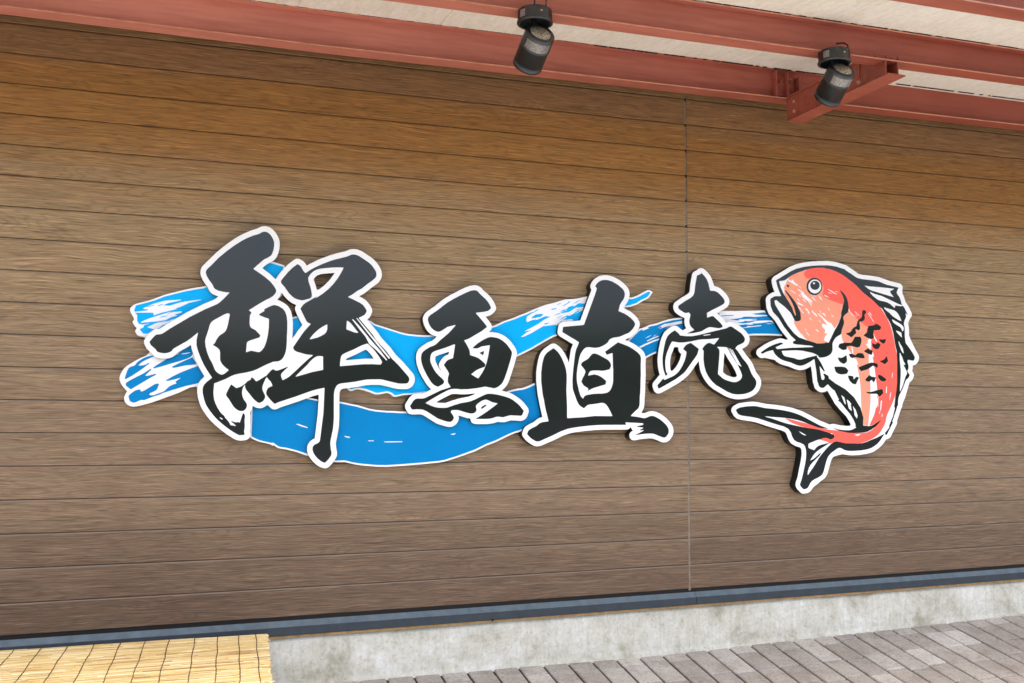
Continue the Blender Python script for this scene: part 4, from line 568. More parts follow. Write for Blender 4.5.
'wave_bright': [[919,3193,893,3186,823,3150,731,3095,636,3042,543,2998,455,2959,370,2924,333,2912,255,2896,167,2874,-16,2817,-118,2770,-268,2721,-275,2716,-287,2680,-288,2671,-284,2660,-280,2658,-181,2673,-166,2680,-164,2684,-168,2686,-196,2686,-206,2688,-207,2693,-203,2700,-183,2709,-177,2710,-173,2708,-156,2711,-116,2724,-110,2728,-109,2729,-112,2731,-170,2713,-171,2714,-169,2716,-151,2726,-117,2742,-15,2776,128,2793,136,2793,137,2791,134,2789,104,2777,33,2759,9,2750,-24,2734,-26,2733,-25,2731,-10,2729,31,2729,126,2765,152,2770,173,2777,301,2799,328,2802,307,2793,215,2767,131,2724,88,2705,83,2701,85,2701,98,2702,100,2700,-49,2656,-109,2631,-114,2634,-118,2653,-122,2655,-268,2650,-277,2651,-279,2649,-275,2640,-261,2629,-260,2574,-244,2545,-213,2537,-149,2551,-149,2549,-152,2548,-193,2535,-204,2509,-231,2497,-231,2491,-228,2483,-205,2455,-198,2451,-161,2453,-102,2491,-101,2493,-102,2495,-144,2506,-161,2512,-164,2515,-160,2519,-96,2553,-81,2559,26,2583,75,2603,94,2608,66,2593,56,2581,34,2571,10,2553,-31,2536,-57,2512,-75,2504,-77,2497,-75,2390,-79,2387,-117,2386,-121,2384,-120,2330,-109,2326,131,2313,226,2360,278,2361,281,2357,283,2282,313,2184,320,2166,375,2057,373,2053,325,1968,321,1960,321,1956,354,1938,408,1895,475,1870,812,1874,825,1870,831,1860,838,1858,1253,1876,1260,1878,1264,1887,1269,1891,1295,1896,1585,1913,1627,1925,1697,1962,1719,1970,1741,1974,1754,1974,1766,1970,1775,1964,1789,1949,1795,1946,1807,1948,1862,1963,1894,1962,1951,1951,2039,1919,2058,1914,2080,1914,2165,1931,2179,1930,2198,1925,2219,1915,2233,1905,2246,1892,2249,1891,2272,1894,2339,1909,2420,1914,2602,1938,2640,1953,2684,1997,2746,2069,2829,2125,3004,2171,3230,2211,3383,2243,3396,2247,3458,2272,3572,2334,3737,2416,3930,2527,4002,2565,4070,2585,4185,2590,4318,2589,4420,2598,4442,2601,4529,2628,4596,2663,4668,2713,4735,2777,4798,2854,4840,2902,4854,2915,4871,2923,4885,2927,4927,2932,4985,2952,5014,2964,5079,3003,5128,3024,5151,3039,5166,3055,5188,3086,5186,3090,5172,3097,5155,3095,5115,3072,5048,3038,5000,3017,4956,3003,4929,3002,4917,3004,4847,3019,4767,3041,4685,3053,4603,3042,4451,2999,4395,2930,4376,2928,4364,2930,4354,2929,4316,2931,4292,2922,4260,2898,4247,2892,4238,2892,4248,2903,4245,2904,4183,2882,4177,2878,4171,2867,4167,2864,4118,2847,4091,2834,4083,2828,4094,2828,4124,2834,4161,2856,4164,2855,4164,2852,4159,2846,4124,2833,4110,2824,4098,2821,4047,2801,4008,2783,4023,2786,4068,2800,4100,2815,4108,2812,4191,2829,4219,2845,4230,2854,4246,2864,4284,2883,4288,2883,4288,2880,4293,2879,4306,2883,4322,2885,4390,2900,4393,2896,4392,2887,4394,2879,4384,2862,4348,2852,4285,2820,4256,2807,4311,2841,4313,2848,4338,2864,4326,2862,4294,2846,4268,2830,4256,2820,4207,2791,4181,2787,4179,2788,4181,2793,4165,2787,4114,2765,4077,2738,4078,2736,4084,2738,4153,2772,4163,2769,4162,2767,4120,2741,4118,2738,4128,2737,4217,2751,4240,2742,4241,2738,4238,2736,4181,2707,4098,2672,4096,2673,4095,2676,4100,2704,4098,2707,4062,2689,4027,2674,4025,2674,4034,2682,4029,2683,3966,2671,3927,2668,3912,2662,3902,2664,3887,2662,3751,2582,3665,2540,3636,2535,3632,2536,3632,2539,3695,2585,3748,2614,3740,2613,3676,2597,3672,2598,3675,2600,3830,2685,3886,2726,3962,2765,3962,2767,3959,2769,3914,2772,3813,2729,3795,2731,3757,2723,3703,2700,3697,2700,3691,2715,3690,2722,3695,2750,3699,2760,3747,2792,3811,2825,3828,2837,3831,2841,3830,2842,3807,2834,3783,2819,3768,2812,3747,2807,3702,2786,3618,2753,3568,2730,3449,2687,3426,2677,3360,2644,3304,2624,3229,2607,3051,2574,2875,2533,2786,2517,2683,2506,2552,2504,2473,2505,2390,2511,2356,2516,2305,2527,2029,2604,2003,2619,1978,2635,1958,2643,1890,2650,1559,2659,1423,2660,1315,2658,1302,2659,1269,2658,1224,2651,1141,2625,1134,2624,1126,2626,1007,2738,983,2764,979,2775,981,2786,1017,2834,1035,2853,1070,2877,1083,2897,1090,2969,1095,3145,1094,3165,1090,3167,1007,3189,963,3194],[4316,2964,4274,2943,4245,2923,4241,2918,4278,2936,4320,2962,4320,2965],[4191,2946,4177,2935,4166,2924,4139,2910,4112,2888,4114,2887,4130,2894,4188,2930,4194,2936,4200,2946],[4104,2927,4068,2914,4045,2902,4049,2901,4072,2909,4108,2927],[-34,2744,-73,2729,-78,2726,-78,2724,-72,2723,-65,2724,-41,2733,-30,2742,-29,2744],[4027,2863,3982,2854,3978,2852,3988,2846,4000,2845,4039,2856,4042,2860,4039,2863],[4320,2875,4298,2867,4268,2850,4272,2849,4294,2855,4316,2869,4324,2875],[129,2679,139,2680,142,2678,142,2670,139,2666,76,2643,77,2641,97,2639,101,2636,47,2618,-5,2588,-79,2574,-218,2555,-222,2556,-225,2561,-222,2565,-153,2600,29,2667,41,2669,36,2662,14,2650,6,2643,21,2649,51,2667],[3849,2794,3803,2787,3756,2757,3754,2746,3744,2739,3784,2746,3793,2745,3813,2753,3844,2758,3859,2764,3884,2784,3891,2792,3873,2786,3879,2796],[4108,2787,4068,2769,4042,2753,4045,2752,4070,2762,4107,2783,4111,2787],[3,2631,-30,2625,-63,2610,-46,2612,-15,2620,17,2631,15,2632],[4100,2728,4083,2714,4074,2703,4100,2715,4104,2721,4105,2726,4104,2729],[3941,2699,3898,2690,3894,2688,3898,2684,3916,2678,3954,2697,3956,2699,3955,2700],[4254,2700,4258,2700,4228,2681,4206,2671,4197,2669,4222,2685]],
'fish_white': [[7408,3564,7296,3550,7199,3533,7133,3517,7071,3497,7029,3480,7003,3467,6832,3368,6802,3353,6789,3344,6768,3323,6762,3311,6758,3295,6760,3275,6774,3218,6796,3164,6793,3161,6770,3155,6722,3130,6696,3111,6684,3095,6677,3079,6674,3061,6682,2969,6708,2908,6719,2891,6794,2823,6870,2716,6972,2605,6967,2602,6934,2599,6895,2611,6863,2612,6833,2607,6794,2596,6720,2569,6649,2535,6561,2481,6548,2469,6539,2457,6535,2437,6536,2424,6539,2414,6547,2404,6574,2381,6588,2374,6610,2371,6640,2377,6651,2376,6774,2357,6783,2354,6814,2332,6860,2309,6898,2298,6974,2283,7057,2254,7108,2243,7129,2241,7185,2249,7232,2265,7282,2289,7286,2288,7298,2227,7310,2102,7322,2075,7330,2043,7343,2023,7378,1996,7397,1988,7416,1984,7437,1982,7459,1984,7485,1991,7509,2003,7513,2002,7597,1879,7609,1855,7689,1773,7776,1696,7818,1636,7838,1596,7838,1590,7822,1584,7804,1581,7770,1581,7682,1589,7592,1606,7566,1606,7537,1597,7394,1646,7336,1671,7241,1716,7144,1756,7054,1783,7006,1795,6882,1816,6786,1827,6650,1838,6529,1858,6482,1862,6419,1859,6346,1850,6290,1841,6258,1830,6215,1806,6195,1785,6189,1764,6193,1743,6221,1697,6239,1681,6267,1662,6313,1651,6467,1631,6520,1621,6713,1566,6860,1529,6908,1509,6918,1501,6930,1485,6946,1440,6973,1395,6983,1383,6995,1374,7042,1348,7102,1331,7120,1322,7127,1311,7132,1291,7134,1269,7133,1234,7120,1170,7086,1043,7077,1001,7067,968,7047,923,7041,892,7046,869,7064,841,7111,798,7127,790,7148,787,7197,792,7216,797,7234,807,7258,826,7284,860,7367,911,7391,929,7441,957,7454,968,7486,1012,7543,1169,7558,1195,7574,1211,7589,1219,7659,1236,7709,1244,7795,1232,7843,1229,7906,1231,7964,1234,8049,1244,8123,1259,8165,1273,8234,1311,8273,1339,8304,1366,8346,1416,8354,1420,8384,1426,8412,1446,8422,1458,8517,1607,8522,1625,8521,1648,8584,1793,8600,1816,8607,1851,8651,1933,8721,2116,8764,2151,8777,2168,8789,2191,8794,2210,8791,2226,8769,2263,8779,2303,8779,2331,8815,2339,8828,2347,8845,2360,8871,2396,8880,2430,8878,2446,8870,2469,8814,2553,8760,2649,8735,2704,8737,2792,8727,2848,8727,2858,8755,2916,8772,2931,8782,2944,8786,2954,8786,2977,8780,2994,8735,3072,8693,3124,8673,3186,8655,3218,8648,3262,8656,3285,8656,3313,8647,3329,8634,3340,8619,3348,8601,3352,8466,3372,8301,3414,8209,3423,8054,3430,8012,3436,7990,3443,7923,3482,7860,3513,7829,3533,7698,3562,7619,3570,7547,3573]],
'fish_black': [[7407,3511,7342,3504,7243,3489,7167,3472,7096,3451,7030,3422,6859,3324,6828,3308,6819,3300,6818,3292,6840,3215,6885,3118,6878,3115,6797,3110,6743,3082,6738,3076,6733,3064,6739,2987,6768,2923,6843,2854,6919,2748,7013,2646,7076,2598,7075,2594,7052,2585,7037,2573,7036,2567,7042,2556,7054,2551,7091,2546,7287,2537,7313,2531,7323,2527,7325,2523,7313,2520,7002,2503,6819,2483,6813,2486,6800,2499,6798,2503,6799,2506,6900,2549,6897,2554,6881,2560,6865,2561,6802,2545,6763,2531,6713,2509,6676,2490,6614,2453,6596,2441,6594,2437,6607,2425,6613,2423,6668,2447,6693,2455,6757,2470,6762,2467,6775,2439,6791,2419,6827,2389,6870,2363,6916,2348,6998,2331,7083,2301,7127,2293,7170,2298,7207,2312,7278,2346,7328,2376,7335,2376,7359,2228,7367,2129,7369,2115,7382,2087,7385,2070,7389,2060,7397,2050,7410,2041,7424,2035,7443,2034,7460,2038,7469,2043,7503,2070,7515,2078,7520,2078,7578,2025,7613,2005,7671,1901,7671,1895,7661,1889,7662,1883,7698,1860,7772,1780,7828,1726,7878,1654,7904,1600,7902,1576,7907,1570,7914,1566,7912,1562,7863,1540,7827,1531,7795,1529,7735,1531,7664,1539,7593,1553,7586,1552,7588,1549,7683,1520,7773,1503,7821,1499,7889,1497,7978,1499,8032,1503,8074,1512,8138,1539,8203,1579,8248,1618,8272,1645,8274,1649,8272,1652,8172,1598,8139,1586,8105,1581,8078,1581,8029,1585,8015,1589,8014,1618,8021,1683,7982,1803,7894,1924,7784,2012,7760,2027,7627,2091,7536,2149,7533,2154,7532,2172,7523,2184,7471,2206,7461,2205,7458,2198,7475,2165,7467,2137,7461,2132,7448,2130,7430,2138,7412,2239,7405,2291,7407,2294,7414,2288,7464,2232,7469,2231,7474,2233,7479,2241,7431,2328,7386,2389,7371,2404,7371,2408,7378,2418,7377,2421,7358,2419,7244,2394,7157,2369,7131,2366,7115,2366,7099,2368,7046,2383,6949,2396,6914,2406,6895,2423,6881,2458,6881,2462,6888,2465,7038,2475,7094,2476,7178,2472,7297,2453,7351,2438,7386,2423,7402,2401,7409,2398,7438,2399,7485,2405,7516,2415,7548,2430,7575,2451,7590,2476,7596,2502,7596,2563,7600,2581,7615,2607,7626,2624,7645,2645,7673,2662,7703,2677,7717,2686,7726,2696,7733,2738,7759,2796,7770,2827,7768,2855,7760,2879,7761,2900,7785,2927,7828,2957,7833,2966,7840,2990,7840,3011,7837,3064,7832,3086,7821,3124,7808,3150,7779,3186,7743,3213,7728,3222,7724,3222,7724,3216,7760,3154,7770,3130,7775,3114,7776,3094,7768,3055,7759,3042,7752,3005,7738,2968,7732,2939,7731,2915,7713,2866,7696,2828,7676,2795,7631,2731,7547,2583,7539,2580,7497,2579,7482,2573,7430,2567,7368,2566,7347,2574,7242,2598,7130,2629,7116,2636,7056,2677,6968,2769,6802,3005,6791,3054,6808,3065,6821,3065,6862,3035,6934,2989,7013,2921,7035,2888,7064,2836,7076,2826,7092,2822,7132,2829,7147,2839,7154,2849,7155,2869,7149,2931,7110,3008,7076,3057,7009,3131,6952,3187,6944,3189,6939,3185,6941,3178,6987,3118,7033,3048,7061,2994,7085,2911,7084,2893,7080,2892,7071,2898,7054,2930,7035,2983,6981,3062,6920,3143,6880,3221,6860,3290,6865,3293,6911,3300,6942,3309,6963,3321,6991,3342,7029,3367,7078,3391,7140,3416,7268,3459,7332,3473,7416,3484,7497,3488,7521,3480,7568,3477,7631,3464,7688,3447,7751,3421,7813,3388,7921,3322,7957,3297,8032,3234,8073,3203,8190,3130,8295,3045,8333,3026,8357,2996,8402,2923,8443,2867,8462,2832,8478,2790,8497,2720,8519,2592,8541,2500,8540,2475,8544,2370,8533,2111,8523,2028,8503,1942,8482,1815,8483,1811,8491,1807,8491,1801,8462,1707,8397,1582,8399,1566,8385,1548,8333,1495,8340,1477,8348,1472,8355,1473,8366,1483,8456,1623,8455,1629,8446,1633,8447,1637,8494,1740,8523,1809,8525,1822,8539,1834,8544,1904,8554,1943,8567,1967,8610,2031,8663,2139,8674,2153,8711,2181,8726,2205,8725,2215,8691,2260,8709,2287,8713,2301,8712,2332,8699,2378,8704,2396,8708,2400,8713,2400,8789,2389,8794,2392,8808,2411,8813,2430,8804,2453,8775,2496,8728,2553,8686,2599,8679,2611,8674,2630,8668,2694,8671,2790,8660,2841,8661,2860,8672,2890,8684,2911,8696,2938,8696,2949,8688,2980,8694,2978,8713,2964,8719,2964,8719,2966,8678,3040,8664,3060,8648,3072,8628,3066,8602,3065,8542,3071,8535,3065,8528,3040,8523,3040,8462,3083,8420,3103,8392,3110,8305,3122,8273,3133,8205,3173,8178,3197,8163,3215,8160,3223,8167,3224,8230,3201,8334,3182,8571,3097,8613,3084,8638,3080,8640,3082,8631,3098,8620,3138,8606,3172,8594,3189,8574,3209,8563,3229,8568,3252,8590,3289,8591,3295,8579,3299,8416,3324,8377,3334,8327,3351,8282,3362,8208,3369,8050,3376,7991,3384,7959,3395,7877,3440,7810,3472,7798,3484,7680,3510,7601,3518,7545,3519],[7344,3358,7320,3352,7303,3344,7283,3331,7267,3314,7254,3295,7244,3268,7243,3230,7250,3206,7260,3189,7268,3179,7287,3163,7306,3154,7325,3148,7337,3147,7370,3148,7389,3154,7408,3163,7433,3182,7447,3199,7457,3216,7465,3240,7466,3275,7455,3309,7431,3337,7410,3349,7394,3355,7367,3360],[7344,3336,7381,3338,7400,3333,7421,3322,7431,3314,7446,3292,7454,3260,7451,3240,7444,3221,7429,3200,7401,3179,7387,3173,7368,3169,7351,3168,7335,3170,7304,3182,7283,3202,7274,3217,7269,3233,7270,3264,7283,3294,7298,3311,7312,3322,7327,3330],[7348,3320,7326,3311,7306,3294,7296,3269,7298,3249,7308,3233,7326,3218,7350,3212,7378,3214,7400,3223,7420,3240,7430,3261,7430,3281,7425,3293,7416,3305,7397,3317,7378,3322],[7340,3301,7352,3303,7364,3298,7366,3290,7359,3281,7344,3279,7335,3283,7332,3293],[6966,3255,6964,3249,6970,3233,6980,3226,6989,3224,7001,3243,7001,3249,6973,3256],[8086,3298,8161,3291,8318,3289,8521,3279,8522,3277,8519,3273,8505,3264,8467,3250,8463,3245,8468,3231,8476,3219,8510,3183,8513,3177,8505,3176,8197,3239,8153,3253,8123,3267,8091,3290,8085,3296],[8364,3040,8373,3040,8435,3026,8495,3016,8522,3008,8545,2996,8568,2977,8586,2957,8606,2923,8624,2884,8623,2880,8609,2881,8574,2893,8495,2934,8442,2977,8390,3008,8374,3024],[8054,2995,8048,2992,8043,2986,8037,2959,8036,2922,8029,2906,8017,2894,7993,2880,7972,2861,7961,2838,7956,2813,7948,2795,7938,2788,7916,2778,7898,2767,7883,2749,7871,2731,7858,2719,7844,2713,7802,2703,7797,2700,7797,2696,7801,2692,7869,2656,7874,2656,7883,2661,7941,2707,7942,2715,7936,2747,7937,2757,7983,2744,7991,2748,7999,2757,8003,2780,7995,2837,7996,2851,8028,2854,8043,2858,8061,2870,8073,2885,8077,2893,8077,2907,8073,2926,8074,2938,8077,2944,8097,2961,8098,2972,8094,2986,8088,2992],[8482,2895,8486,2896,8494,2894,8556,2867,8613,2840,8643,2821,8655,2804,8659,2785,8654,2770,8641,2753,8636,2751,8633,2753,8616,2788,8598,2806,8530,2839,8505,2854,8491,2871],[8244,2834,8219,2820,8202,2813,8169,2807,8142,2806,8132,2801,8122,2789,8111,2769,8108,2757,8107,2736,8102,2726,8091,2713,8057,2690,8053,2686,8055,2681,8111,2656,8155,2641,8175,2644,8202,2659,8206,2668,8195,2706,8204,2748,8210,2751,8297,2759,8303,2765,8314,2790,8313,2796,8306,2803,8254,2832],[8538,2756,8542,2758,8550,2757,8616,2738,8620,2726,8626,2676,8618,2677,8569,2719,8546,2742],[7927,2664,7920,2659,7901,2624,7872,2590,7860,2587,7775,2587,7705,2572,7692,2563,7682,2535,7682,2529,7723,2503,7741,2498,7756,2497,7790,2505,7800,2510,7803,2516,7800,2536,7802,2540,7844,2550,7878,2550,7948,2533,7963,2534,7988,2543,7998,2553,8016,2605,8020,2627,8016,2644,8006,2662,7998,2666],[8371,2648,8328,2640,8286,2645,8281,2643,8279,2639,8285,2627,8299,2613,8320,2599,8339,2590,8357,2597,8373,2613,8382,2642,8378,2648],[8569,2629,8576,2625,8610,2578,8632,2544,8641,2513,8646,2482,8644,2477,8629,2486,8620,2495,8603,2524,8577,2590,8570,2617],[8255,2600,8220,2577,8181,2592,8176,2592,8172,2589,8179,2558,8189,2542,8213,2526,8230,2520,8253,2521,8268,2529,8287,2547,8299,2574,8297,2580,8289,2586,8265,2600],[8110,2526,8057,2496,8054,2490,8067,2482,8108,2463,8157,2448,8167,2449,8181,2491,8181,2501,8176,2504,8141,2508,8130,2514,8118,2526],[8586,2483,8589,2485,8594,2481,8608,2454,8622,2434,8640,2381,8665,2344,8664,2338,8644,2335,8641,2329,8678,2270,8689,2243,8685,2222,8662,2187,8622,2083,8586,2017,8576,2004,8573,2011,8574,2044,8591,2206,8594,2272,8583,2396,8584,2458,8583,2474],[7968,2465,7954,2459,7924,2439,7876,2454,7839,2452,7834,2450,7832,2444,7845,2419,7860,2409,7874,2403,7886,2404,7921,2414,8003,2404,8045,2405,8057,2409,8061,2415,8041,2455,8037,2460,8029,2463,7998,2467],[7788,2433,7749,2411,7727,2402,7703,2401,7681,2405,7674,2403,7672,2397,7680,2377,7686,2365,7698,2352,7716,2341,7754,2329,7761,2331,7789,2348,7799,2362,7802,2380,7796,2429,7793,2432],[8382,2434,8359,2407,8346,2396,8323,2386,8288,2377,8285,2373,8287,2369,8349,2341,8357,2340,8364,2343,8400,2370,8405,2377,8393,2428,8387,2434],[8159,2354,8119,2345,7981,2297,7968,2291,7967,2284,7996,2251,8004,2246,8070,2262,8105,2273,8130,2286,8175,2315,8182,2315,8236,2293,8244,2293,8248,2296,8250,2302,8251,2333,8247,2340,8193,2353],[7626,2292,7620,2290,7617,2284,7629,2244,7640,2226,7662,2212,7688,2204,7705,2202,7738,2202,7792,2210,7803,2219,7815,2243,7817,2251,7789,2280,7770,2289,7726,2295],[8258,2209,8252,2190,8255,2172,8262,2159,8282,2140,8298,2131,8330,2127,8350,2128,8360,2134,8373,2149,8373,2153,8367,2159,8310,2193,8268,2209],[8118,2198,8066,2150,8064,2144,8068,2134,8078,2126,8088,2122,8098,2120,8115,2120,8131,2125,8153,2142,8158,2140,8182,2115,8189,2114,8195,2120,8216,2163,8218,2169,8216,2173,8210,2176,8159,2181,8142,2188,8125,2199],[7818,2189,7811,2184,7811,2178,7824,2142,7841,2118,7866,2098,7880,2090,7892,2087,7914,2085,7922,2087,7928,2094,7967,2161,7966,2169,7955,2174,7931,2176,7894,2144,7889,2151,7886,2176,7880,2182,7864,2186],[8298,2032,8238,2019,8163,1999,8129,1994,8080,1995,8075,1994,8072,1990,8075,1986,8104,1976,8131,1971,8217,1974,8239,1965,8265,1943,8273,1942,8308,1968,8319,1983,8320,1997,8312,2026,8305,2032],[7706,1950,7715,1948,7753,1922,7771,1848,7770,1839,7754,1848],[7786,1898,7793,1897,7819,1880,7850,1847,7843,1831,7853,1774,7854,1764,7852,1762,7817,1786,7812,1792,7785,1890],[6454,1810,6396,1807,6309,1794,6285,1786,6251,1768,6247,1764,6247,1761,6267,1728,6288,1710,6330,1699,6483,1680,6537,1670,6730,1615,6891,1574,6947,1550,6955,1544,6986,1507,7001,1462,7030,1415,7071,1393,7124,1379,7162,1361,7168,1356,7184,1330,7193,1294,7195,1267,7191,1204,7178,1142,7152,1043,7124,953,7104,909,7101,893,7103,885,7112,870,7141,842,7149,838,7182,841,7203,850,7219,868,7243,908,7265,931,7305,952,7366,976,7407,1000,7430,1033,7479,1174,7502,1217,7535,1251,7564,1271,7622,1306,7646,1317,7670,1321,7694,1314,7727,1298,7756,1288,7796,1283,7844,1281,7965,1286,8033,1294,8087,1304,8134,1319,8161,1332,8199,1353,8226,1373,8262,1406,8324,1485,8319,1486,8282,1469,8209,1439,8127,1413,8060,1389,7992,1372,7912,1368,7892,1371,7760,1373,7705,1382,7663,1391,7625,1396,7596,1391,7577,1384,7547,1367,7479,1312,7401,1236,7369,1199,7307,1115,7213,1002,7211,1003,7208,1014,7212,1046,7229,1088,7250,1121,7285,1154,7373,1224,7384,1236,7401,1263,7401,1265,7397,1266,7380,1254,7343,1225,7304,1197,7280,1185,7254,1176,7249,1176,7250,1180,7292,1233,7312,1253,7345,1280,7393,1309,7526,1377,7524,1380,7520,1380,7444,1366,7415,1360,7373,1348,7342,1330,7309,1298,7304,1295,7229,1320,7226,1328,7227,1363,7229,1369,7250,1380,7332,1408,7443,1438,7479,1439,7500,1435,7537,1421,7554,1423,7576,1431,7598,1448,7599,1452,7592,1460,7591,1476,7584,1480,7558,1484,7541,1492,7492,1508,7380,1536,7314,1546,7216,1557,7165,1565,6944,1606,6883,1621,6729,1667,6633,1691,6639,1693,6743,1685,6868,1679,7017,1662,7086,1650,7143,1635,7338,1571,7375,1561,7427,1553,7500,1548,7504,1550,7499,1554,7421,1577,7383,1591,7207,1672,7120,1708,7062,1727,6989,1746,6865,1767,6785,1776,6634,1789,6528,1808,6483,1811],[7871,1817,7873,1818,7878,1815,7906,1783,7918,1761,7939,1705,7927,1671,7920,1676,7889,1720,7891,1740],[7098,1516,7113,1513,7200,1473,7199,1471,7184,1469,7161,1474,7129,1492]],
'fish_coral': [[7406,3485,7351,3478,7289,3467,7265,3459,7239,3446,7220,3426,7209,3404,7210,3386,7232,3358,7247,3348,7265,3343,7303,3345,7334,3356,7367,3360,7401,3353,7431,3337,7454,3310,7482,3253,7484,3223,7471,3170,7474,3154,7483,3130,7534,3116,7536,3112,7548,3106,7602,3090,7667,3072,7746,3055,7806,3032,7832,3017,7847,3001,7855,2983,7871,2961,7984,2867,8006,2851,8105,2791,8117,2785,8124,2786,8132,2780,8152,2752,8201,2709,8223,2662,8255,2616,8253,2612,8243,2613,8236,2615,8230,2621,8205,2659,8201,2684,8198,2688,8191,2682,8167,2634,8158,2603,8162,2584,8159,2562,8185,2487,8199,2428,8198,2423,8195,2422,8183,2430,8182,2421,8213,2226,8231,2076,8236,1978,8240,1966,8232,1929,8232,1915,8235,1911,8243,1933,8250,1935,8254,1931,8248,1909,8246,1846,8243,1815,8239,1808,8237,1809,8236,1836,8233,1841,8222,1809,8209,1802,8193,1750,8175,1706,8107,1590,8110,1588,8122,1587,8154,1593,8236,1629,8246,1633,8248,1631,8194,1574,8150,1539,8115,1520,8076,1505,8037,1499,8003,1497,7932,1497,7752,1505,7746,1508,7748,1518,7742,1521,7557,1533,7493,1541,7422,1553,7375,1563,7308,1591,7136,1624,6964,1663,6925,1669,6918,1669,6918,1667,6979,1629,7016,1612,7073,1593,7149,1571,7244,1549,7375,1528,7534,1492,7546,1492,7556,1496,7560,1496,7593,1474,7596,1470,7589,1460,7556,1431,7549,1430,7486,1441,7455,1442,7429,1439,7381,1423,7386,1419,7489,1394,7524,1376,7543,1374,7593,1389,7622,1394,7662,1389,7758,1372,7827,1365,7902,1365,7933,1367,7985,1374,8034,1387,8083,1403,8157,1433,8208,1459,8237,1480,8265,1509,8314,1570,8332,1599,8348,1633,8358,1682,8367,1708,8457,1864,8494,1934,8511,1975,8525,2031,8542,2148,8549,2226,8553,2329,8545,2418,8533,2500,8500,2664,8478,2754,8449,2836,8412,2903,8347,2992,8311,3034,8209,3118,8074,3205,8034,3235,7955,3300,7827,3381,7803,3404,7765,3422,7645,3467,7597,3481,7521,3490,7490,3490],[7547,3232,7579,3220,7678,3173,7676,3171,7664,3172,7631,3181,7548,3226,7544,3230],[7648,3210,7670,3209,7698,3200,7682,3199,7667,3201],[7546,3189,7554,3191,7581,3187,7609,3178,7607,3176,7597,3177,7554,3184],[7489,3156,7501,3157,7527,3148,7541,3138,7572,3126,7565,3125,7515,3137,7504,3141],[7930,2975,7938,2972,7985,2935,7996,2925,7997,2921,7993,2921,7980,2928,7932,2967,7927,2973],[8133,2981,8135,2982,8142,2978,8159,2962,8188,2927,8188,2923,8151,2955],[8127,2960,8134,2959,8139,2953,8208,2861,8212,2853,8211,2851,8203,2855,8138,2938,8125,2956],[7939,2937,7945,2935,7952,2928,7965,2905,7951,2917],[8225,2796,8226,2798,8231,2793,8243,2780,8262,2746,8240,2771],[8470,2241,8471,2243,8474,2239,8474,2217,8461,2165,8459,2167,8458,2175,8461,2210],[8265,2217,8266,2219,8269,2217,8269,2213,8268,2174,8264,2145,8261,2140,8258,2145,8259,2188],[8373,2065,8381,2064,8382,2057,8379,2045,8377,1994,8373,1984,8368,1981,8363,1986,8366,2041,8370,2061],[8435,1999,8436,2000,8438,1999,8439,1991,8436,1962,8415,1893,8413,1896,8415,1915,8421,1958],[8288,1893,8299,1893,8302,1887,8284,1781,8280,1774,8271,1767,8270,1749,8257,1726,8254,1730,8257,1746,8269,1769,8282,1873,8285,1889],[8303,1730,8306,1726,8304,1710,8301,1696,8295,1689,8292,1694,8292,1710,8296,1724],[7236,1526,7236,1522,7240,1516,7269,1487,7280,1480,7355,1492,7368,1496,7355,1504,7309,1518,7283,1523],[7960,1484,7975,1484,7980,1484,7981,1482,7929,1460,7895,1470,7888,1476,7893,1478]],
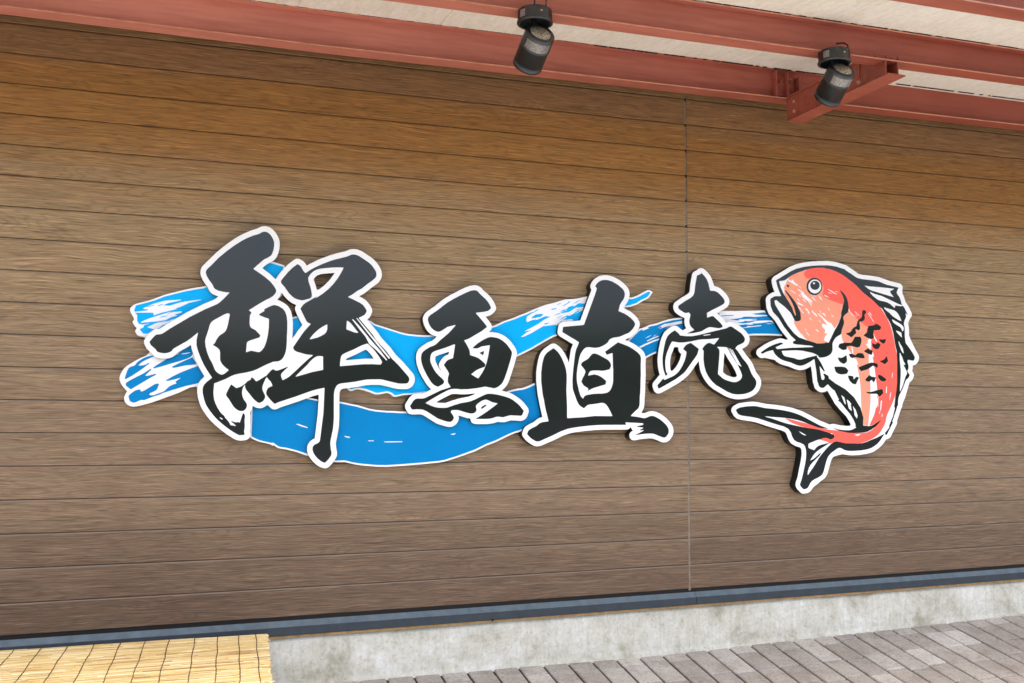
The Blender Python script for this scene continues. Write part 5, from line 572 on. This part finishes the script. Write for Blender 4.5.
'fish_salmon': [[7206,3438,7149,3428,7074,3392,7019,3359,6998,3340,6985,3324,6988,3321,7005,3317,7030,3306,7042,3306,7044,3309,7033,3322,7040,3323,7049,3320,7063,3308,7073,3292,7123,3261,7123,3251,7172,3225,7175,3223,7173,3221,7152,3228,7134,3240,7113,3249,7092,3253,7000,3296,6987,3304,6991,3310,6981,3314,6974,3306,6953,3265,6928,3227,6927,3211,6934,3196,6931,3148,6938,3116,6960,3075,7007,3005,7055,2922,7073,2901,7080,2898,7092,2903,7093,2941,7061,3014,7060,3022,7066,3018,7084,2994,7106,2979,7116,2964,7117,2960,7111,2959,7111,2954,7131,2919,7141,2893,7141,2869,7133,2845,7128,2835,7123,2832,7057,2832,7055,2828,7059,2802,7079,2763,7104,2728,7154,2674,7159,2671,7166,2671,7175,2664,7196,2634,7246,2597,7283,2580,7319,2571,7373,2565,7442,2567,7532,2576,7536,2579,7533,2583,7478,2605,7473,2609,7496,2660,7529,2684,7523,2687,7492,2693,7488,2696,7497,2731,7456,2768,7451,2802,7454,2808,7471,2807,7488,2805,7523,2792,7528,2792,7528,2794,7453,2876,7394,2922,7390,2928,7400,2929,7428,2909,7457,2898,7466,2886,7538,2834,7588,2813,7630,2759,7635,2757,7680,2812,7705,2853,7728,2921,7764,3046,7743,3056,7662,3074,7559,3103,7539,3110,7534,3116,7484,3130,7474,3154,7471,3170,7484,3221,7485,3239,7480,3259,7470,3273,7467,3269,7465,3240,7460,3222,7449,3201,7436,3184,7420,3171,7403,3160,7386,3153,7358,3147,7354,3144,7381,3115,7339,3146,7320,3149,7316,3147,7328,3127,7329,3125,7324,3126,7295,3158,7263,3185,7250,3206,7243,3230,7244,3266,7254,3295,7269,3316,7296,3342,7291,3344,7265,3343,7254,3345,7242,3350,7230,3360,7214,3380,7209,3392,7211,3410,7227,3439],[7131,3209,7142,3206,7201,3174,7206,3170,7206,3160,7262,3116,7321,3077,7321,3073,7310,3062,7332,3039,7308,3050,7283,3067,7273,3068,7297,3043,7316,3016,7317,3009,7287,3036,7259,3073,7243,3079,7183,3117,7152,3162,7156,3166,7174,3164,7178,3167,7163,3180,7114,3204,7114,3206,7126,3206],[7009,3195,7009,3197,7016,3196,7046,3184,7085,3165,7095,3157,7083,3158,7064,3163,7032,3180],[7126,3148,7129,3149,7144,3139,7159,3122,7162,3116,7150,3121,7136,3132],[7413,3145,7419,3144,7445,3123,7455,3110,7462,3093,7461,3089,7445,3101,7423,3123,7412,3139],[6989,3114,6996,3110,7019,3080,7025,3060,7011,3075],[7312,3124,7319,3124,7336,3117,7387,3069,7370,3076,7335,3099],[7106,3100,7117,3096,7130,3085,7148,3061,7142,3063,7121,3079],[7184,3095,7192,3094,7211,3080,7229,3061,7233,3051,7226,3054,7197,3077],[7102,3059,7123,3053,7188,3024,7201,3015,7197,3012,7190,3011,7122,3028,7107,3048],[7114,3004,7133,2995,7157,2976,7160,2972,7160,2964,7196,2929,7199,2925,7197,2921,7188,2920,7183,2923,7142,2975,7127,2984,7118,2994,7113,3002],[7210,2990,7229,2981,7236,2984,7257,2968,7281,2934,7280,2923,7266,2929,7264,2928,7286,2904,7261,2919,7251,2929,7248,2935,7249,2936,7259,2932,7261,2933,7257,2941,7248,2951,7228,2966],[7537,3003,7538,3005,7543,3003,7558,2991,7577,2960,7551,2983],[7817,3001,7773,2937,7758,2904,7758,2883,7766,2857,7768,2829,7756,2796,7741,2763,7729,2728,7728,2682,7732,2653,7744,2617,7762,2585,7878,2443,7901,2405,7915,2401,7942,2385,7963,2329,7962,2321,7945,2319,7942,2314,7952,2288,7967,2224,7988,2082,7994,1955,7993,1913,7997,1787,8017,1600,8025,1592,8083,1581,8089,1594,8113,1746,8129,1859,8133,1908,8135,2088,8126,2284,8120,2334,8120,2420,8124,2449,8131,2463,8144,2478,8174,2497,8177,2505,8161,2550,8157,2549,8155,2531,8151,2524,8146,2523,8125,2529,8114,2538,8076,2582,8076,2584,8079,2584,8099,2576,8104,2579,8117,2634,8132,2641,8121,2737,8109,2788,8072,2813,8006,2851,7953,2893,7905,2924,7893,2929,7824,2998],[7417,2972,7433,2964,7450,2940,7436,2950,7422,2964],[7309,2963,7313,2964,7346,2934,7358,2933,7366,2927,7388,2898,7390,2892,7387,2888,7373,2893,7320,2937,7314,2946],[7423,2942,7427,2942,7437,2934,7449,2912,7440,2918],[7458,2935,7474,2933,7477,2937,7486,2933,7503,2914,7515,2891,7502,2898,7469,2923],[7583,2919,7588,2919,7608,2910,7632,2891,7621,2892,7600,2902],[7268,2878,7281,2872,7296,2861,7316,2837,7286,2856],[7404,2850,7406,2852,7410,2851,7424,2841,7439,2825,7441,2820,7431,2823,7415,2834],[7957,2776,7978,2765,8003,2737,7973,2756],[7209,2739,7212,2741,7224,2734,7236,2714,7226,2718,7216,2725],[7359,2742,7363,2742,7386,2727,7399,2716,7403,2710,7402,2704,7395,2705,7376,2719],[7220,2704,7225,2704,7253,2682,7277,2652,7271,2653,7241,2676],[7574,2631,7558,2610,7547,2583,7549,2579,7556,2580,7560,2584,7576,2624,7576,2629],[7872,2540,7875,2541,7883,2538,7890,2528,7899,2459,7895,2454,7885,2457,7880,2463,7872,2530]],
}

def outline_curve(name, loops, y_front, depth, mats, parent, bevel=0.0):
    """closed outlines (half-millimetre integers x, z) filled even-odd and thickened to a real board"""
    cu = bpy.data.curves.new(name, 'CURVE'); cu.dimensions = '2D'; cu.fill_mode = 'BOTH'; cu.extrude = depth/2; cu.bevel_depth = bevel; cu.bevel_resolution = 1
    if bevel: cu.extrude = depth/2-bevel; cu.offset = -bevel
    for lp in loops:
        sp = cu.splines.new('POLY'); n = len(lp)//2; sp.points.add(n-1)
        for i in range(n): sp.points[i].co = (lp[2*i]/2000, lp[2*i+1]/2000, 0, 1)
        sp.use_cyclic_u = True
    tmp = bpy.data.objects.new('tmp', cu); COL.objects.link(tmp)
    bpy.context.view_layer.update()
    dg = bpy.context.evaluated_depsgraph_get(); me = bpy.data.meshes.new_from_object(tmp.evaluated_get(dg))
    bpy.data.objects.remove(tmp); bpy.data.curves.remove(cu); me.name = name
    # local z of the curve becomes -y of the wall
    me.transform(Matrix.Translation((0, y_front+depth/2, 0)) @ Matrix(((1, 0, 0, 0), (0, 0, -1, 0), (0, 1, 0, 0), (0, 0, 0, 1))))
    me.transform(Matrix.Translation(-parent_origin(parent)))
    me.materials.clear()
    for m_ in mats: me.materials.append(m_)
    for p_ in me.polygons: p_.use_smooth = False; p_.material_index = 0
    o = bpy.data.objects.new(name, me); return link(o, parent)
def board(name, label, cat, key, layers, yf, side, group=None, side_from=-.006):
    L = OUTLINES[key]; x0 = min(min(l_[::2]) for l_ in L)/2000; x1 = max(max(l_[::2]) for l_ in L)/2000; z0 = min(min(l_[1::2]) for l_ in L)/2000
    root = thing(name, label, cat, ((x0+x1)/2, 0, z0), group)
    outline_curve('return_box', L, yf+.0025, abs(yf)-.0025+side_from, [side], root)
    outline_curve('white_face', L, yf, .0025, [WHITE], root)
    for i, (nm, k2, mat) in enumerate(layers):
        outline_curve(nm, OUTLINES[k2], yf-.0005-.0002*i, .0004, [mat], root)
    # stand-off studs that carry the board on the wall
    xs_ = [x0+(x1-x0)*t_ for t_ in (.3, .7)]
    return root
board('wave_board', 'flat blue wave board with brushed white streaks, behind the black characters', 'sign', 'wave_white',
      (('bright_blue_wave', 'wave_bright', BRIGHT), ('deep_blue_wave', 'wave_deep', DEEP)), -.034, WHITE, side_from=-.004)
GRP = 'black brush characters of the sign'
board('sign_character', 'largest black brush character, reading 鮮, leftmost over the blue wave', 'sign', 'sen_white', (('black_strokes', 'sen_black', BLACK),), -.062, SIDE, GRP, -.0005)
board('sign_character', 'small black brush character reading 魚, second from left', 'sign', 'gyo_white', (('black_strokes', 'gyo_black', BLACK),), -.062, SIDE, GRP, -.0005)
board('sign_character', 'black brush character reading 直, third from left, with a long flat foot', 'sign', 'choku_white', (('black_strokes', 'choku_black', BLACK),), -.062, SIDE, GRP, -.0005)
board('sign_character', 'smallest black brush character, reading 売, beside the red fish', 'sign', 'bai_white', (('black_strokes', 'bai_black', BLACK),), -.062, SIDE, GRP, -.0005)
board('fish_board', 'leaping red sea bream cut-out with curled black tail, right end of the sign', 'sign', 'fish_white',
      (('salmon_print', 'fish_salmon', SALMON), ('coral_print', 'fish_coral', CORAL), ('black_brush_print', 'fish_black', BLACK)), -.062, SIDE, None, -.0005)

# ------------------------------------------------------------------ reed mat on its low stand
rm = thing('reed_mat', 'yellow reed mat tied with dark twine, lying flat below the left end of the flashing', 'mat', (-.6, -.5, -.66))
bm = bmesh.new(); lay = bm.loops.layers.color.new('plank')
rnd = random.Random(21)
MZ, MS = -.222, .022                        # top surface height at the wall, fall per metre
y = -.030; 
def mat_right(y): return .512 - .075*(-y)
while y > -1.25:
    dpt = rnd.uniform(.0030, .0048); x = -1.9+rnd.uniform(-.03, .03); xr = mat_right(y)+rnd.uniform(-.012, .006)
    if rnd.random() < .06: xr += .012
    while x < xr:
        L = rnd.uniform(.04, .32); x2 = min(x+L, xr)
        rs = min(1, max(0, rnd.gauss(.58, .30))); rs2 = rnd.random(); lift = rnd.uniform(-.001, .0016); sk = rnd.uniform(-.0015, .0015)
        prof = [(-dpt*.5, 0), (-dpt*.36, .0019), (0, .0028), (dpt*.36, .0019), (dpt*.5, 0)]
        z = MZ-MS*(-y)+lift
        A = [bm.verts.new((x, y+a_, z+b_)) for a_, b_ in prof]; B = [bm.verts.new((x2, y+a_+sk, z+b_)) for a_, b_ in prof]
        fs = [bm.faces.new((A[i], B[i], B[i+1], A[i+1])) for i in range(4)]
        fs.append(bm.faces.new((A[4], B[4], B[0], A[0]))); fs.append(bm.faces.new(A)); fs.append(bm.faces.new(B[::-1]))
        for f in fs:
            for lp in f.loops: lp[lay] = (rs, rs2, 0, 1)
        x = x2
    y -= dpt*.97
obj('reed_sheet', bm, REED, rm)
for x0 in (-1.52, -1.40, -1.28, -1.17, -1.05, -.94, -.827, -.715, -.604, -.493, -.383, -.269, -.156, -.049, .057, .173, .278, .375, .454):
    bm = bmesh.new(); pts = []; yy = -.027; ph = rnd.random()*6
    while yy > -1.25:
        pts.append((x0 + .062*(yy+.03) + .0016*math.sin(yy*17+ph) + rnd.uniform(-.0018, .0018), yy, MZ-MS*(-yy)+.0036+.0008*math.sin(yy*600)))
        yy -= .011
    tube(bm, pts, .0018, 6); obj('binding_twine', bm, TWINE, rm)
bm = bmesh.new(); box(bm, -1.85, .40, -1.20, -.045, -.285, -.254, .003)
for lx in (-1.78, -.70, .28):
    for ly in (-1.13, -.12): box(bm, lx, lx+.06, ly, ly+.06, base_z(lx)-GS*(-ly)-.01, -.2852, .002)
obj('stand', bm, TIMBER, rm)
